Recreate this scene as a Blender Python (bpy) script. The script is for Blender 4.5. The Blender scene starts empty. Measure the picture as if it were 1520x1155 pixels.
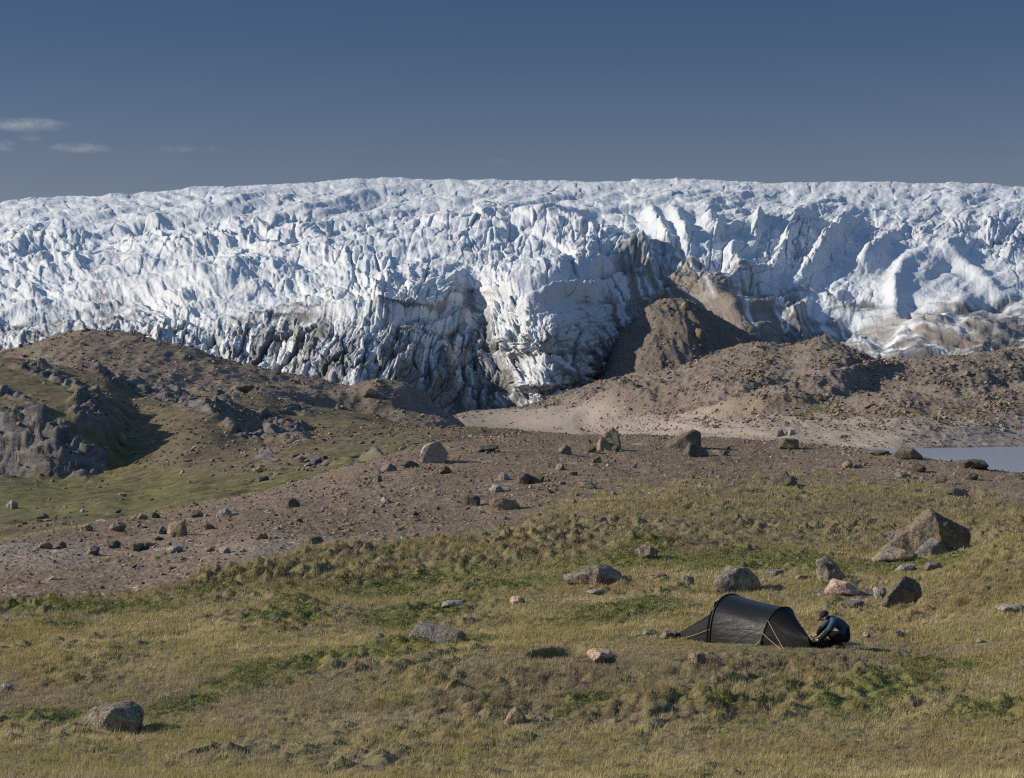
import bpy, bmesh, math, random
import numpy as np
from mathutils import Vector, Matrix

rng = np.random.default_rng(7)
random.seed(7)
F = 2955.0          # focal length in photograph pixels (70 mm on a 36 mm sensor, 1520 px wide)
CX, CY = 760.0, 577.5
scene = bpy.context.scene
COL = scene.collection
SUN_EL = math.radians(26.0)
SUN_AZ = math.radians(179.0)     # towards the sun, measured from +X: straight from the left

# ------------------------------------------------------------------ helpers
def tag(o, label=None, cat=None, group=None, kind=None):
    if label: o['label'] = label
    if cat: o['category'] = cat
    if group: o['group'] = group
    if kind: o['kind'] = kind
    return o

def make_mesh(name, verts, faces, mat=None, attrs=None, smooth=True, colors=None, parent=None):
    """verts (N,3); faces (M,3) or (M,4) int arrays"""
    verts = np.ascontiguousarray(verts, dtype=np.float32); faces = np.ascontiguousarray(faces, dtype=np.int32)
    k = faces.shape[1]
    me = bpy.data.meshes.new(name)
    me.vertices.add(len(verts)); me.vertices.foreach_set('co', verts.ravel())
    me.loops.add(faces.size); me.loops.foreach_set('vertex_index', faces.ravel())
    me.polygons.add(len(faces))
    me.polygons.foreach_set('loop_start', np.arange(0, faces.size, k, dtype=np.int32))
    me.polygons.foreach_set('use_smooth', np.full(len(faces), smooth, dtype=bool))
    me.update(calc_edges=True)
    for n, a in (attrs or {}).items():
        at = me.attributes.new(n, 'FLOAT', 'POINT'); at.data.foreach_set('value', np.ascontiguousarray(a, dtype=np.float32).ravel())
    for n, a in (colors or {}).items():
        at = me.attributes.new(n, 'FLOAT_COLOR', 'POINT')
        c = np.ones((len(verts), 4), dtype=np.float32); c[:, :3] = a
        at.data.foreach_set('color', c.ravel())
    if mat: me.materials.append(mat)
    o = bpy.data.objects.new(name, me); COL.objects.link(o)
    if parent: o.parent = parent
    return o

def grid_faces(nr, nc):
    i = np.arange((nr-1)*(nc-1)); r = i//(nc-1); c = i % (nc-1)
    a = r*nc+c
    return np.stack([a, a+1, a+nc+1, a+nc], 1)

def ss(a, b, x):
    t = np.clip((x-a)/(b-a), 0, 1); return t*t*(3-2*t)

# ------------------------------------------------------------------ noise
def _h(ix, iy, seed):
    n = (ix.astype(np.int64)*374761393 + iy.astype(np.int64)*668265263 + seed*1442695041) & 0xffffffff
    n = ((n ^ (n >> 13))*1274126177) & 0xffffffff
    n = ((n ^ (n >> 16))*2246822519) & 0xffffffff
    return (n ^ (n >> 15)) & 0xffffffff
def _r(ix, iy, seed): return _h(ix, iy, seed)/4294967296.0
def perlin(x, y, seed=0):
    x = np.asarray(x, dtype=np.float64); y = np.asarray(y, dtype=np.float64)
    ix = np.floor(x); iy = np.floor(y); fx = x-ix; fy = y-iy
    u = fx*fx*fx*(fx*(fx*6-15)+10); v = fy*fy*fy*(fy*(fy*6-15)+10)
    def g(dx, dy):
        a = _r(ix+dx, iy+dy, seed)*2*np.pi
        return np.cos(a)*(fx-dx)+np.sin(a)*(fy-dy)
    a = g(0,0); b = g(1,0); c = g(0,1); d = g(1,1)
    return ((a+(b-a)*u) + ((c+(d-c)*u)-(a+(b-a)*u))*v)*1.5
def fbm(x, y, oct=4, seed=0, gain=.5, lac=2.03):
    s = 0; a = 1; t = 0
    for i in range(oct):
        s = s+a*perlin(x, y, seed+i*17); t += a; a *= gain; x = x*lac+3.1; y = y*lac+1.7
    return s/t
def ridged(x, y, oct=3, seed=0, gain=.5, lac=2.1):
    s = 0; a = 1; t = 0
    for i in range(oct):
        n = 1-np.abs(perlin(x, y, seed+i*31)); s = s+a*n*n; t += a; a *= gain; x = x*lac+5.3; y = y*lac+2.9
    return s/t
def voronoi(x, y, seed=0):
    ix = np.floor(x); iy = np.floor(y)
    f1 = np.full(np.shape(x), 9.0); f2 = f1.copy(); idv = np.zeros(np.shape(x))
    for dx in (-1,0,1):
        for dy in (-1,0,1):
            cx = ix+dx; cy = iy+dy
            px_ = cx+.1+.8*_r(cx, cy, seed); py_ = cy+.1+.8*_r(cx, cy, seed+101)
            d = np.hypot(px_-x, py_-y); r = _r(cx, cy, seed+202)
            near = d < f1
            f2 = np.where(near, f1, np.minimum(f2, d))
            idv = np.where(near, r, idv); f1 = np.where(near, d, f1)
    return f1, f2, idv
def facets(x, y, seed=0, tilt=1.0):
    """broken blocks: every cell a tilted plane of its own; returns height and distance to the nearest crack"""
    ix = np.floor(x); iy = np.floor(y)
    f1 = np.full(np.shape(x), 9.0); f2 = f1.copy(); hv = np.zeros(np.shape(x))
    for dx in (-1,0,1):
        for dy in (-1,0,1):
            cx = ix+dx; cy = iy+dy
            ax = cx+.05+.9*_r(cx, cy, seed)-x; ay = cy+.05+.9*_r(cx, cy, seed+101)-y
            d = np.hypot(ax, ay); near = d < f1
            h = _r(cx, cy, seed+202)-.5+tilt*(ax*(_r(cx, cy, seed+303)*2-1)+ay*(_r(cx, cy, seed+404)*2-1))
            f2 = np.where(near, f1, np.minimum(f2, d)); hv = np.where(near, h, hv); f1 = np.where(near, d, f1)
    return hv, f2-f1, f1
def perlin3(p, seed=0):
    i = np.floor(p); f = p-i; w = f*f*f*(f*(f*6-15)+10)
    out = 0
    for dx in (0,1):
        for dy in (0,1):
            for dz in (0,1):
                h = _h(i[:,0]+dx, i[:,1]+dy, seed+9176*1) ^ _h(i[:,2]+dz, i[:,0]+dx*3+7, seed+55)
                h = (h*2654435761) & 0xffffffff
                a = (h & 0xffff)/65536*2*np.pi; z = ((h >> 16)/65536.0)*2-1
                q = np.sqrt(np.maximum(0, 1-z*z))
                dot = np.cos(a)*q*(f[:,0]-dx)+np.sin(a)*q*(f[:,1]-dy)+z*(f[:,2]-dz)
                out = out+dot*(w[:,0] if dx else 1-w[:,0])*(w[:,1] if dy else 1-w[:,1])*(w[:,2] if dz else 1-w[:,2])
    return out*1.4
def fbm3(p, oct=4, seed=0, gain=.5):
    s = 0; a = 1
    for i in range(oct):
        s = s+a*perlin3(p, seed+i*13); a *= gain; p = p*2.05+1.3
    return s

# ------------------------------------------------------------------ interpolation
def pchip(x, y, xs):
    x = np.asarray(x, float); y = np.asarray(y, float)
    h = np.diff(x); d = np.diff(y)/h
    m = np.zeros(len(x))
    for i in range(1, len(x)-1):
        if d[i-1]*d[i] > 0:
            w1 = 2*h[i]+h[i-1]; w2 = h[i]+2*h[i-1]; m[i] = (w1+w2)/(w1/d[i-1]+w2/d[i])
    m[0] = d[0]; m[-1] = d[-1]
    k = np.clip(np.searchsorted(x, xs)-1, 0, len(x)-2)
    t = (np.clip(xs, x[0], x[-1])-x[k])/h[k]
    return ((1+2*t)*(1-t)**2*y[k] + t*(1-t)**2*h[k]*m[k] + t*t*(3-2*t)*y[k+1] + t*t*(t-1)*h[k]*m[k+1])

def in_poly(px, py, poly, width=8.0):
    """soft mask: 1 inside, 0 outside, fading over ±width"""
    P = np.asarray(poly, float); inside = np.zeros(px.shape, bool); dist = np.full(px.shape, 1e9)
    for i in range(len(P)):
        x1, y1 = P[i]; x2, y2 = P[(i+1) % len(P)]
        c = ((y1 > py) != (y2 > py)) & (px < (x2-x1)*(py-y1)/((y2-y1) or 1e-9)+x1)
        inside ^= c
        t = np.clip(((px-x1)*(x2-x1)+(py-y1)*(y2-y1))/((x2-x1)**2+(y2-y1)**2+1e-9), 0, 1)
        dist = np.minimum(dist, np.hypot(px-(x1+t*(x2-x1)), py-(y1+t*(y2-y1))))
    return ss(-width, width, np.where(inside, dist, -dist))
def ell(px, py, cx, cy, rx, ry, ang=0, soft=.5):
    a = math.radians(ang); dx = px-cx; dy = py-cy
    u = (dx*math.cos(a)+dy*math.sin(a))/rx; v = (-dx*math.sin(a)+dy*math.cos(a))/ry
    return 1-ss(1-soft, 1+soft, np.hypot(u, v))

class Sheet:
    """a terrain sheet: columns fan out from the viewpoint so that detail is finest near it; heights in metres"""
    def __init__(s, cols, pxs, Ys, near_rise=0.0):
        s.px = pxs; s.Y = Ys
        keys = sorted(cols); n = len(cols[keys[0]])
        A = np.array([cols[k] for k in keys], float)          # K,n,2
        lo = np.clip(pxs, keys[0], keys[-1])
        YK = np.stack([pchip(keys, A[:,i,0], lo) for i in range(n)], 1)
        PK = np.stack([pchip(keys, A[:,i,1], lo) for i in range(n)], 1)
        Z = np.zeros((len(Ys), len(pxs)))
        for c in range(len(pxs)):
            zk = (CY-PK[c])/F*YK[c]
            py = pchip(np.log(YK[c]), PK[c], np.log(np.clip(Ys, YK[c,0], YK[c,-1])))
            z = (CY-py)/F*np.clip(Ys, YK[c,0], YK[c,-1])
            z = np.where(Ys > YK[c,-1], zk[-1]-(Ys-YK[c,-1])*.02, z)
            z = np.where(Ys < YK[c,0], zk[0]+(YK[c,0]-Ys)*near_rise, z)
            Z[:,c] = z
        s.Z = Z
        s.PX, s.YY = np.meshgrid(pxs, Ys)
        s.X = (s.PX-CX)/F*s.YY
        s.base_py = CY-s.Z/s.YY*F
        s.vis = np.minimum.accumulate(s.base_py, axis=0)
    def finish(s): s.py = CY-s.Z/s.YY*F
    def cell(s, px, Y):
        c = np.clip(np.searchsorted(s.px, px)-1, 0, len(s.px)-2); r = np.clip(np.searchsorted(s.Y, Y)-1, 0, len(s.Y)-2)
        u = (px-s.px[c])/(s.px[c+1]-s.px[c]); v = (Y-s.Y[r])/(s.Y[r+1]-s.Y[r])
        return r, c, np.clip(u,0,1), np.clip(v,0,1)
    def at(s, A, px, Y):
        r, c, u, v = s.cell(px, Y)
        return (A[r,c]*(1-u)+A[r,c+1]*u)*(1-v)+(A[r+1,c]*(1-u)+A[r+1,c+1]*u)*v
    def hit(s, px, py, ymin=0):
        """nearest ground point seen at photograph pixel px,py"""
        c = int(np.clip(np.searchsorted(s.px, px), 1, len(s.px)-1))
        col = s.py[:,c]; ok = np.where((col <= py) & (s.Y > max(ymin, 20 if s.Y[0] < 20 else 0)))[0]
        if len(ok) == 0:
            k = int(np.argmin(np.where(s.Y > max(ymin, 20), col, 1e9)))
        else: k = int(ok[0])
        Y = s.Y[k]
        if 0 < k and col[k-1] > py > col[k]:
            t = (col[k-1]-py)/(col[k-1]-col[k]); Y = s.Y[k-1]+t*(s.Y[k]-s.Y[k-1])
        X = (px-CX)/F*Y
        return Vector((X, Y, float(s.at(s.Z, px, Y))))
    def zat(s, X, Y):
        return float(s.at(s.Z, X/Y*F+CX, Y))
    def build(s, name, mat, attrs):
        v = np.stack([s.X, s.YY, s.Z], -1).reshape(-1,3)
        return make_mesh(name, v, grid_faces(*s.Z.shape), mat, {k: a for k, a in attrs.items()})

# ------------------------------------------------------------------ shader helpers
class NT:
    def __init__(s, name):
        s.m = bpy.data.materials.new(name); s.m.use_nodes = True; s.t = s.m.node_tree; s.t.nodes.clear()
        s.out = s.n('ShaderNodeOutputMaterial')
    def n(s, typ, **kw):
        nd = s.t.nodes.new(typ)
        for k, v in kw.items(): setattr(nd, k, v)
        return nd
    def link(s, a, b): s.t.links.new(a, b)
    def val(s, x, sock):
        if isinstance(x, (int, float)): sock.default_value = x
        elif isinstance(x, (tuple, list)): sock.default_value = (*x, 1.0)[:len(sock.default_value)] if hasattr(sock.default_value, '__len__') else x[0]
        else: s.link(x, sock)
    def attr(s, name, col=False):
        nd = s.n('ShaderNodeAttribute', attribute_name=name); return nd.outputs['Color' if col else 'Fac']
    def coord(s, which='Object'):
        return s.n('ShaderNodeTexCoord').outputs[which]
    def geo(s): return s.n('ShaderNodeNewGeometry')
    def mapping(s, vec, scale=(1,1,1), loc=(0,0,0), rot=(0,0,0)):
        nd = s.n('ShaderNodeMapping'); s.link(vec, nd.inputs['Vector'])
        nd.inputs['Scale'].default_value = scale; nd.inputs['Location'].default_value = loc; nd.inputs['Rotation'].default_value = rot
        return nd.outputs[0]
    def noise(s, vec, scale, detail=4, rough=.55, dist=0, col=False):
        nd = s.n('ShaderNodeTexNoise'); s.link(vec, nd.inputs['Vector'])
        nd.inputs['Scale'].default_value = scale; nd.inputs['Detail'].default_value = detail
        nd.inputs['Roughness'].default_value = rough; nd.inputs['Distortion'].default_value = dist
        return nd.outputs['Color' if col else 'Fac']
    def vor(s, vec, scale, feature='F1', out='Distance', rand=1.0):
        nd = s.n('ShaderNodeTexVoronoi', feature=feature); s.link(vec, nd.inputs['Vector'])
        nd.inputs['Scale'].default_value = scale; nd.inputs['Randomness'].default_value = rand
        return nd.outputs[out]
    def ramp(s, fac, stops, interp='LINEAR'):
        nd = s.n('ShaderNodeValToRGB'); nd.color_ramp.interpolation = interp
        cr = nd.color_ramp
        while len(cr.elements) < len(stops): cr.elements.new(.5)
        for e, (p, c) in zip(cr.elements, stops):
            e.position = p; e.color = (c, c, c, 1) if isinstance(c, (int, float)) else (*c, 1)
        s.val(fac, nd.inputs['Fac']); return nd.outputs['Color']
    def mix(s, f, a, b, mode='MIX'):
        nd = s.n('ShaderNodeMix', data_type='RGBA', blend_type=mode); nd.clamp_factor = True
        s.val(f, nd.inputs[0]); s.val(a, nd.inputs[6]); s.val(b, nd.inputs[7]); return nd.outputs[2]
    def math(s, op, a, b=0.0, c=0.0, clamp=False):
        nd = s.n('ShaderNodeMath', operation=op, use_clamp=clamp)
        s.val(a, nd.inputs[0]); s.val(b, nd.inputs[1]); s.val(c, nd.inputs[2]); return nd.outputs[0]
    def bump(s, h, strength=.5, dist=.1, normal=None):
        nd = s.n('ShaderNodeBump'); nd.inputs['Strength'].default_value = strength; nd.inputs['Distance'].default_value = dist
        s.link(h, nd.inputs['Height'])
        if normal is not None: s.link(normal, nd.inputs['Normal'])
        return nd.outputs[0]
    def bsdf(s, color, rough=.9, normal=None, spec=.25, **kw):
        b = s.n('ShaderNodeBsdfPrincipled'); s.val(color, b.inputs['Base Color']); s.val(rough, b.inputs['Roughness'])
        b.inputs['Specular IOR Level'].default_value = spec
        if normal is not None: s.link(normal, b.inputs['Normal'])
        for k, v in kw.items(): s.val(v, b.inputs[k.replace('_', ' ')])
        s.link(b.outputs[0], s.out.inputs['Surface']); return b
# ------------------------------------------------------------------ camera, light, sky
cam_d = bpy.data.cameras.new('camera'); cam = bpy.data.objects.new('camera', cam_d); COL.objects.link(cam)
cam_d.sensor_width = 36.0; cam_d.lens = 36.0*F/1520.0
cam.location = (0, 0, 0); cam.rotation_euler = (math.radians(90), 0, 0)
cam_d.clip_start = .2; cam_d.clip_end = 60000
scene.camera = cam

sun_d = bpy.data.lights.new('sun', 'SUN'); sun = bpy.data.objects.new('sun', sun_d); COL.objects.link(sun)
to_sun = Vector((math.cos(SUN_AZ)*math.cos(SUN_EL), math.sin(SUN_AZ)*math.cos(SUN_EL), math.sin(SUN_EL)))
sun.rotation_euler = to_sun.to_track_quat('Z', 'Y').to_euler()
sun_d.energy = 4.1; sun_d.angle = math.radians(.53); sun_d.color = (1.0, .87, .70)

w = bpy.data.worlds.new('World'); scene.world = w; w.use_nodes = True
wt = w.node_tree; wt.nodes.clear()
sky = wt.nodes.new('ShaderNodeTexSky'); sky.sky_type = 'NISHITA'; sky.sun_disc = False
sky.sun_elevation = SUN_EL
sky.sun_rotation = math.atan2(to_sun.x, to_sun.y)
sky.altitude = 700; sky.air_density = 1.0; sky.dust_density = .0; sky.ozone_density = 2.5
# the dry arctic air is a darker, greyer blue than the model's: colour grade of the sky
tc = wt.nodes.new('ShaderNodeTexCoord'); sep = wt.nodes.new('ShaderNodeSeparateXYZ'); wt.links.new(tc.outputs['Generated'], sep.inputs[0])
rp = wt.nodes.new('ShaderNodeValToRGB'); wt.links.new(sep.outputs['Z'], rp.inputs['Fac'])
els = rp.color_ramp.elements
SKY = [(0.0, (.285,.230,.253)), (.08, (.280,.230,.257)), (.12, (.228,.211,.240)), (.17, (.160,.180,.217)), (.22, (.136,.166,.211)), (.45, (.85,.82,.78)), (1.0, (1,.95,.86))]
while len(els) < len(SKY): els.new(.5)
for e, (p, c) in zip(els, SKY): e.position = p; e.color = (*c, 1)
mul = wt.nodes.new('ShaderNodeMix'); mul.data_type = 'RGBA'; mul.blend_type = 'MULTIPLY'; mul.inputs[0].default_value = 1
wt.links.new(sky.outputs[0], mul.inputs[6]); wt.links.new(rp.outputs[0], mul.inputs[7])
bg = wt.nodes.new('ShaderNodeBackground'); wt.links.new(mul.outputs[2], bg.inputs['Color']); bg.inputs['Strength'].default_value = .135
wo = wt.nodes.new('ShaderNodeOutputWorld'); wt.links.new(bg.outputs[0], wo.inputs['Surface'])

scene.view_settings.view_transform = 'Standard'; scene.view_settings.look = 'None'
scene.view_settings.exposure = .47; scene.view_settings.gamma = 1.0
scene.render.engine = 'CYCLES'
scene.cycles.max_bounces = 8; scene.cycles.diffuse_bounces = 6; scene.cycles.filter_width = 1.2; scene.cycles.transparent_max_bounces = 8
scene.cycles.volume_bounces = 1
scene.cycles.use_denoising = False

# ------------------------------------------------------------------ terrain materials
def gravel_material():
    t = NT('gravelly_till'); P = t.coord('Object')
    big = t.noise(P, .12, 4, .6); mid = t.noise(P, 1.1, 5, .6); fine = t.noise(P, 9.0, 3, .6)
    base = t.mix(t.ramp(big, [(.35, 0), (.65, 1)]), (.140,.102,.068), (.196,.150,.104))
    base = t.mix(t.ramp(mid, [(.42, 0), (.68, .7)]), base, (.092,.076,.063))
    cool = t.mix(t.ramp(mid, [(.35, 0), (.65, 1)]), (.104,.094,.086), (.142,.128,.117))
    base = t.mix(t.attr('cool'), base, cool)
    base = t.mix(t.attr('pale'), base, (.32,.285,.255))
    base = t.mix(t.attr('ochre'), base, (.21,.145,.075))
    # pebbles of several sizes, each with its own shade
    for sc, amt in ((13.0, .95), (6.0, .95), (2.6, .8), (.8, .5)):
        d = t.vor(P, sc); c = t.vor(P, sc, out='Color')
        cs = t.n('ShaderNodeSeparateColor'); t.link(c, cs.inputs[0])
        m = t.math('MULTIPLY', t.ramp(d, [(.22, 1), (.36, 0)]), t.ramp(cs.outputs[0], [(.46, 0), (.52, amt)]))
        pc = t.ramp(cs.outputs[1], [(0, (.07,.06,.055)), (.45, (.18,.14,.10)), (.7, (.29,.21,.125)), (.88, (.38,.335,.28)), (1, (.48,.45,.41))])
        base = t.mix(m, base, pc)
    g = t.mix(t.ramp(t.noise(P, .7, 5, .65), [(.4, 0), (.6, 1)]), (.15,.13,.065), (.21,.178,.10))
    g = t.mix(t.ramp(fine, [(.4, 0), (.7, .6)]), g, (.06,.06,.02))
    base = t.mix(t.attr('grass'), base, g)
    lush = t.mix(t.ramp(mid, [(.4, 0), (.6, 1)]), (.105,.118,.028), (.155,.16,.045))
    base = t.mix(t.attr('green'), base, lush)
    rk = t.noise(t.mapping(P, (1,1,2.2), rot=(.5,.3,.2)), .55, 7, .65, .6)
    rock = t.ramp(rk, [(.3, (.045,.043,.045)), (.45, (.115,.11,.108)), (.6, (.175,.163,.155)), (.72, (.09,.084,.078))])
    crack = t.vor(t.mapping(P, (.5,.5,.8), rot=(.3,.5,.2)), .9, 'DISTANCE_TO_EDGE')
    rock = t.mix(t.ramp(crack, [(0, .7), (.03, 0)]), rock, (.03,.028,.026))
    base = t.mix(t.attr('rock'), base, rock)
    base = t.mix(t.attr('peat'), base, (.028,.022,.016))
    h = t.math('ADD', t.math('MULTIPLY', t.vor(P, 7.0), .25), t.math('ADD', t.math('MULTIPLY', fine, .5), mid))
    t.bsdf(base, .93, t.bump(h, .7, .12))
    return t.m
M_GRAVEL = gravel_material()

def ice_material():
    t = NT('glacier_ice'); P = t.coord('Object')
    n1 = t.noise(P, .02, 5, .6); n2 = t.noise(P, .12, 6, .62); n3 = t.noise(P, .7, 5, .6)
    base = t.mix(t.ramp(n1, [(.35, 0), (.65, 1)]), (.495,.54,.59), (.57,.605,.64))
    blue = t.attr('blue')
    base = t.mix(blue, base, (.26,.43,.58))
    base = t.mix(t.ramp(n2, [(.5, 0), (.72, .22)]), base, (.50,.49,.47))
    d = t.math('ADD', t.attr('dirt_shade'), t.math('MULTIPLY', t.math('SUBTRACT', n3, .5), .5))
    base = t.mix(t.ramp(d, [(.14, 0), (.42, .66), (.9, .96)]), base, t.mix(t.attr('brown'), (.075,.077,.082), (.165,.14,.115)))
    h = t.math('ADD', t.math('MULTIPLY', n2, 1.0), t.math('MULTIPLY', n3, .35))
    t.bsdf(base, .62, t.bump(h, .55, 1.6), spec=.3)
    return t.m
M_ICE = ice_material()

def water_material():
    t = NT('silty_lake_water'); P = t.coord('Object')
    h = t.noise(t.mapping(P, (.5, 1.2, 1)), .8, 3, .5)
    t.bsdf((.25,.27,.30), .28, t.bump(h, .12, .1), spec=.5)
    return t.m
M_WATER = water_material()
# ------------------------------------------------------------------ near ground: tundra meadow rising to a gravel crest
A_COLS = {
 -260: [(29.5,1155),(35,1075),(42,990),(49,937),(56,902),(62,872),(68,850),(72,838),(75,828),(77,822),(86,830),(130,850)],
 0:    [(29.5,1155),(35,1075),(42,990),(50,930),(58,893),(64,862),(70,834),(74,816),(77,806),(80,800),(90,808),(130,830)],
 200:  [(29.5,1155),(35,1076),(42,988),(50,928),(59,880),(66,848),(74,818),(82,795),(89,778),(95,766),(105,770),(140,790)],
 380:  [(29.5,1155),(35,1077),(42,985),(50,925),(60,870),(66,835),(74,800),(85,771),(97,748),(108,731),(120,735),(160,758)],
 520:  [(29.5,1155),(35,1077),(42,987),(50,930),(59,880),(65,850),(73,808),(85,770),(103,722),(118,692),(132,697),(180,725)],
 650:  [(29.5,1155),(35,1077),(42,990),(50,935),(58,890),(64,857),(72,810),(85,765),(108,700),(130,660),(145,666),(200,692)],
 800:  [(29.5,1155),(35,1077),(42,988),(48,943),(55,895),(61,862),(70,815),(84,765),(110,697),(138,647),(155,653),(210,682)],
 1000: [(29.5,1155),(35,1075),(41,990),(46.5,946),(54,897),(61,855),(70,812),(86,755),(112,697),(143,648),(160,653),(210,682)],
 1200: [(29.5,1155),(35,1078),(40.5,1000),(43.5,964),(47.3,951),(58,872),(67,833),(84,768),(112,703),(140,660),(158,664),(210,692)],
 1400: [(29.5,1155),(35,1078),(41,997),(47,940),(54,880),(61,848),(70,822),(83,782),(105,722),(124,684),(140,694),(210,745)],
 1520: [(29.5,1155),(35,1078),(41,985),(47,915),(53,852),(57.5,810),(66,808),(82,780),(100,738),(116,706),(130,716),(210,790)],
 1760: [(29.5,1155),(35,1060),(41,960),(47,880),(53,815),(57.5,770),(66,771),(82,760),(100,740),(116,722),(130,735),(210,800)],
}
def fan_cols(step, lo=-130, hi=1650):
    inner = np.arange(lo, hi+step, step)
    left = lo-np.geomspace(20, 2600, 14)[::-1]; right = inner[-1]+np.geomspace(20, 2600, 14)
    return np.concatenate([left, inner, right])
invY = np.linspace(1/28.0, 1/152.0, 760)
A_Y = np.concatenate([np.geomspace(1.5, 26, 16), 1/invY, np.geomspace(156, 300, 14)])
A = Sheet(A_COLS, fan_cols(1.55), A_Y, .13)
GRAVEL_POLY = [(-2800,850),(-300,835),(0,800),(200,766),(380,728),(520,688),(650,652),(800,600),(1000,600),(1200,610),(1400,640),(4800,660),(4800,745),(1530,745),(1440,738),(1340,716),
  (1200,710),(1080,716),(960,722),(860,735),(790,757),(772,785),(690,797),(560,803),(480,812),(440,826),(390,836),(372,846),(300,852),(280,866),(200,877),(120,884),(0,893),(-300,905),(-2800,920)]
jit = 7*fbm(A.X/2.2, A.YY/5, 3, 3)+9*fbm(A.X/7, A.YY/14, 2, 5)
px_, py_ = A.PX, A.vis
gravel = in_poly(px_, py_+jit, GRAVEL_POLY, 7)
gravel = np.where(A.YY > 118, 1, gravel)
# turf breaks up into islands at the gravel's edge
edge_ = in_poly(px_, py_, GRAVEL_POLY, 52)*ss(560, 820, px_)+in_poly(px_, py_, GRAVEL_POLY, 12)*ss(820, 560, px_)
gravel = np.where(A.YY > 118, gravel, np.clip(ss(.30, .70, edge_+.95*fbm(A.X/1.0, A.YY/2.0, 4, 8)), 0, 1))
for e in [(1268,886,52,9,3), (1245,858,30,3,0)]:
    gravel = np.maximum(gravel, ell(px_+jit, py_+jit*.4, *e, soft=.3))
green = np.zeros_like(gravel)
GREENS = [(270,1045,70,11,-18),(350,1015,70,15,-18),(470,990,60,10,-16),(570,968,90,13,-12),(680,958,50,8,-8),(615,912,95,14,-8),(930,908,75,12,-5),(880,925,60,7,-4),
 (620,868,130,12,-5),(760,872,90,8,-8),(930,838,90,10,-3),(1080,835,120,13,-1),(1180,840,90,14,4),(1290,845,70,10,3),(1390,838,50,7,-8),(1180,848,160,7,0),
 (1320,1028,75,26,-18),(1400,988,50,9,0),(1245,1045,40,12,0),(95,925,40,7,0),(430,922,60,7,-4),(440,902,40,8,0),(960,818,40,10,0),(60,1070,60,12,0),(1470,1060,60,12,0),
 (130,905,140,6,0),(300,880,40,6,-5),(1080,1050,30,8,0),(870,1045,40,8,0)]
for e in GREENS: green = np.maximum(green, ell(px_+jit, py_+jit*.5, *e, soft=.55))
green *= (1-gravel)
# tussocky banks: the foot of the gravel slope, the far slope of the meadow
tuss = np.zeros_like(gravel)
for e in [(380,865,130,26,-8),(520,842,130,30,-8),(680,828,150,30,-4),(820,805,140,32,-2),(980,790,180,36,0),(1150,770,220,40,2),(1380,760,200,36,5),(150,893,200,14,-3),(1180,1000,200,36,0),(800,1010,140,22,0),(1480,850,90,30,-20),(900,1050,300,20,0)]:
    tuss = np.maximum(tuss, ell(px_, py_, *e, soft=.5))
tuss *= (1-gravel)
peat = np.zeros_like(gravel)
HOLLOWS = [(828,971,36,6,-6),(905,985,60,6,0),(1435,733,20,6,0),(1040,1005,50,6,3)]
for e in HOLLOWS[:3]: peat = np.maximum(peat, ell(px_+jit*.5, py_+jit*.2, *e, soft=.4))
X, Y = A.X, A.YY
vis = ss(1.5, 12, Y)
dz = .22*fbm(X/9, Y/11, 3, 11)
far = ss(60, 120, Y)
f1, f2, idc = voronoi(X/.46+.5*perlin(X/.8, Y/.8, 21), Y/.58+.5*perlin(X/.8, Y/.8, 22), 23)
hump = np.clip(1-f1*1.1, 0, 1)*(.35+.9*idc)
f1b, f2b, idb = voronoi(X/1.5+.6*perlin(X/1.4, Y/1.4, 31), Y/2.1, 33)
hump2 = np.clip(1-f1b*1.05, 0, 1)*(.2+.9*idb)
patchy = .25+.75*ss(-.15, .35, fbm(X/4, Y/5, 2, 41))
dz += (1-gravel)*(hump*(.19*patchy+.05*tuss+.15*tuss*ss(48, 62, Y))*(1-.5*ss(70, 90, Y))+hump2*(.06*patchy+.19*tuss*ss(55, 70, Y)*(1-.6*ss(72, 92, Y)))+.13*tuss*ss(56, 46, Y)*np.clip(1-1.1*voronoi(X/.34, Y/.42, 47)[0], 0, 1)+.03*fbm(X/.25, Y/.3, 2, 44))
dz += gravel*(.16*fbm(X/2.6, Y/3.2, 4, 51)+.07*np.clip(fbm(X/.5, Y/.6, 3, 52), 0, 1)+.03*fbm(X/.2, Y/.25, 2, 53))
dz -= gravel*.04*ss(.0,.5, 1-gravel)
dz += green*.04*(hump*.8+.3)
for e, dep in zip(HOLLOWS, (.62,.16,.5,.15)):
    dz -= dep*ell(px_, py_, *e, soft=.35)
# flat pitch for the tent
tent_flat = ell(px_, py_, 1120, 955, 170, 22, 0, .5)
dz *= (1-.75*tent_flat)
A.Z = A.Z+dz*vis
A.finish()
A.gravel, A.green, A.tuss, A.peat = gravel, green, tuss, peat
A.gap = np.clip(tuss*1.2+.55*patchy, 0, 1)*ss(.34, .12, hump)
ochA = .5*ss(.1, .5, fbm(X/5, Y/7, 3, 61))*gravel
paleA = .42*ss(-.1, .5, fbm(X/10, Y/16, 3, 66))*gravel*ss(900, 200, px_)
o = A.build('ground', M_GRAVEL, dict(grass=1-gravel, green=green*.8, peat=np.maximum(peat, A.gap*.62), rock=np.zeros_like(gravel), ochre=ochA, pale=paleA))
tag(o, kind='structure')

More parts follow.
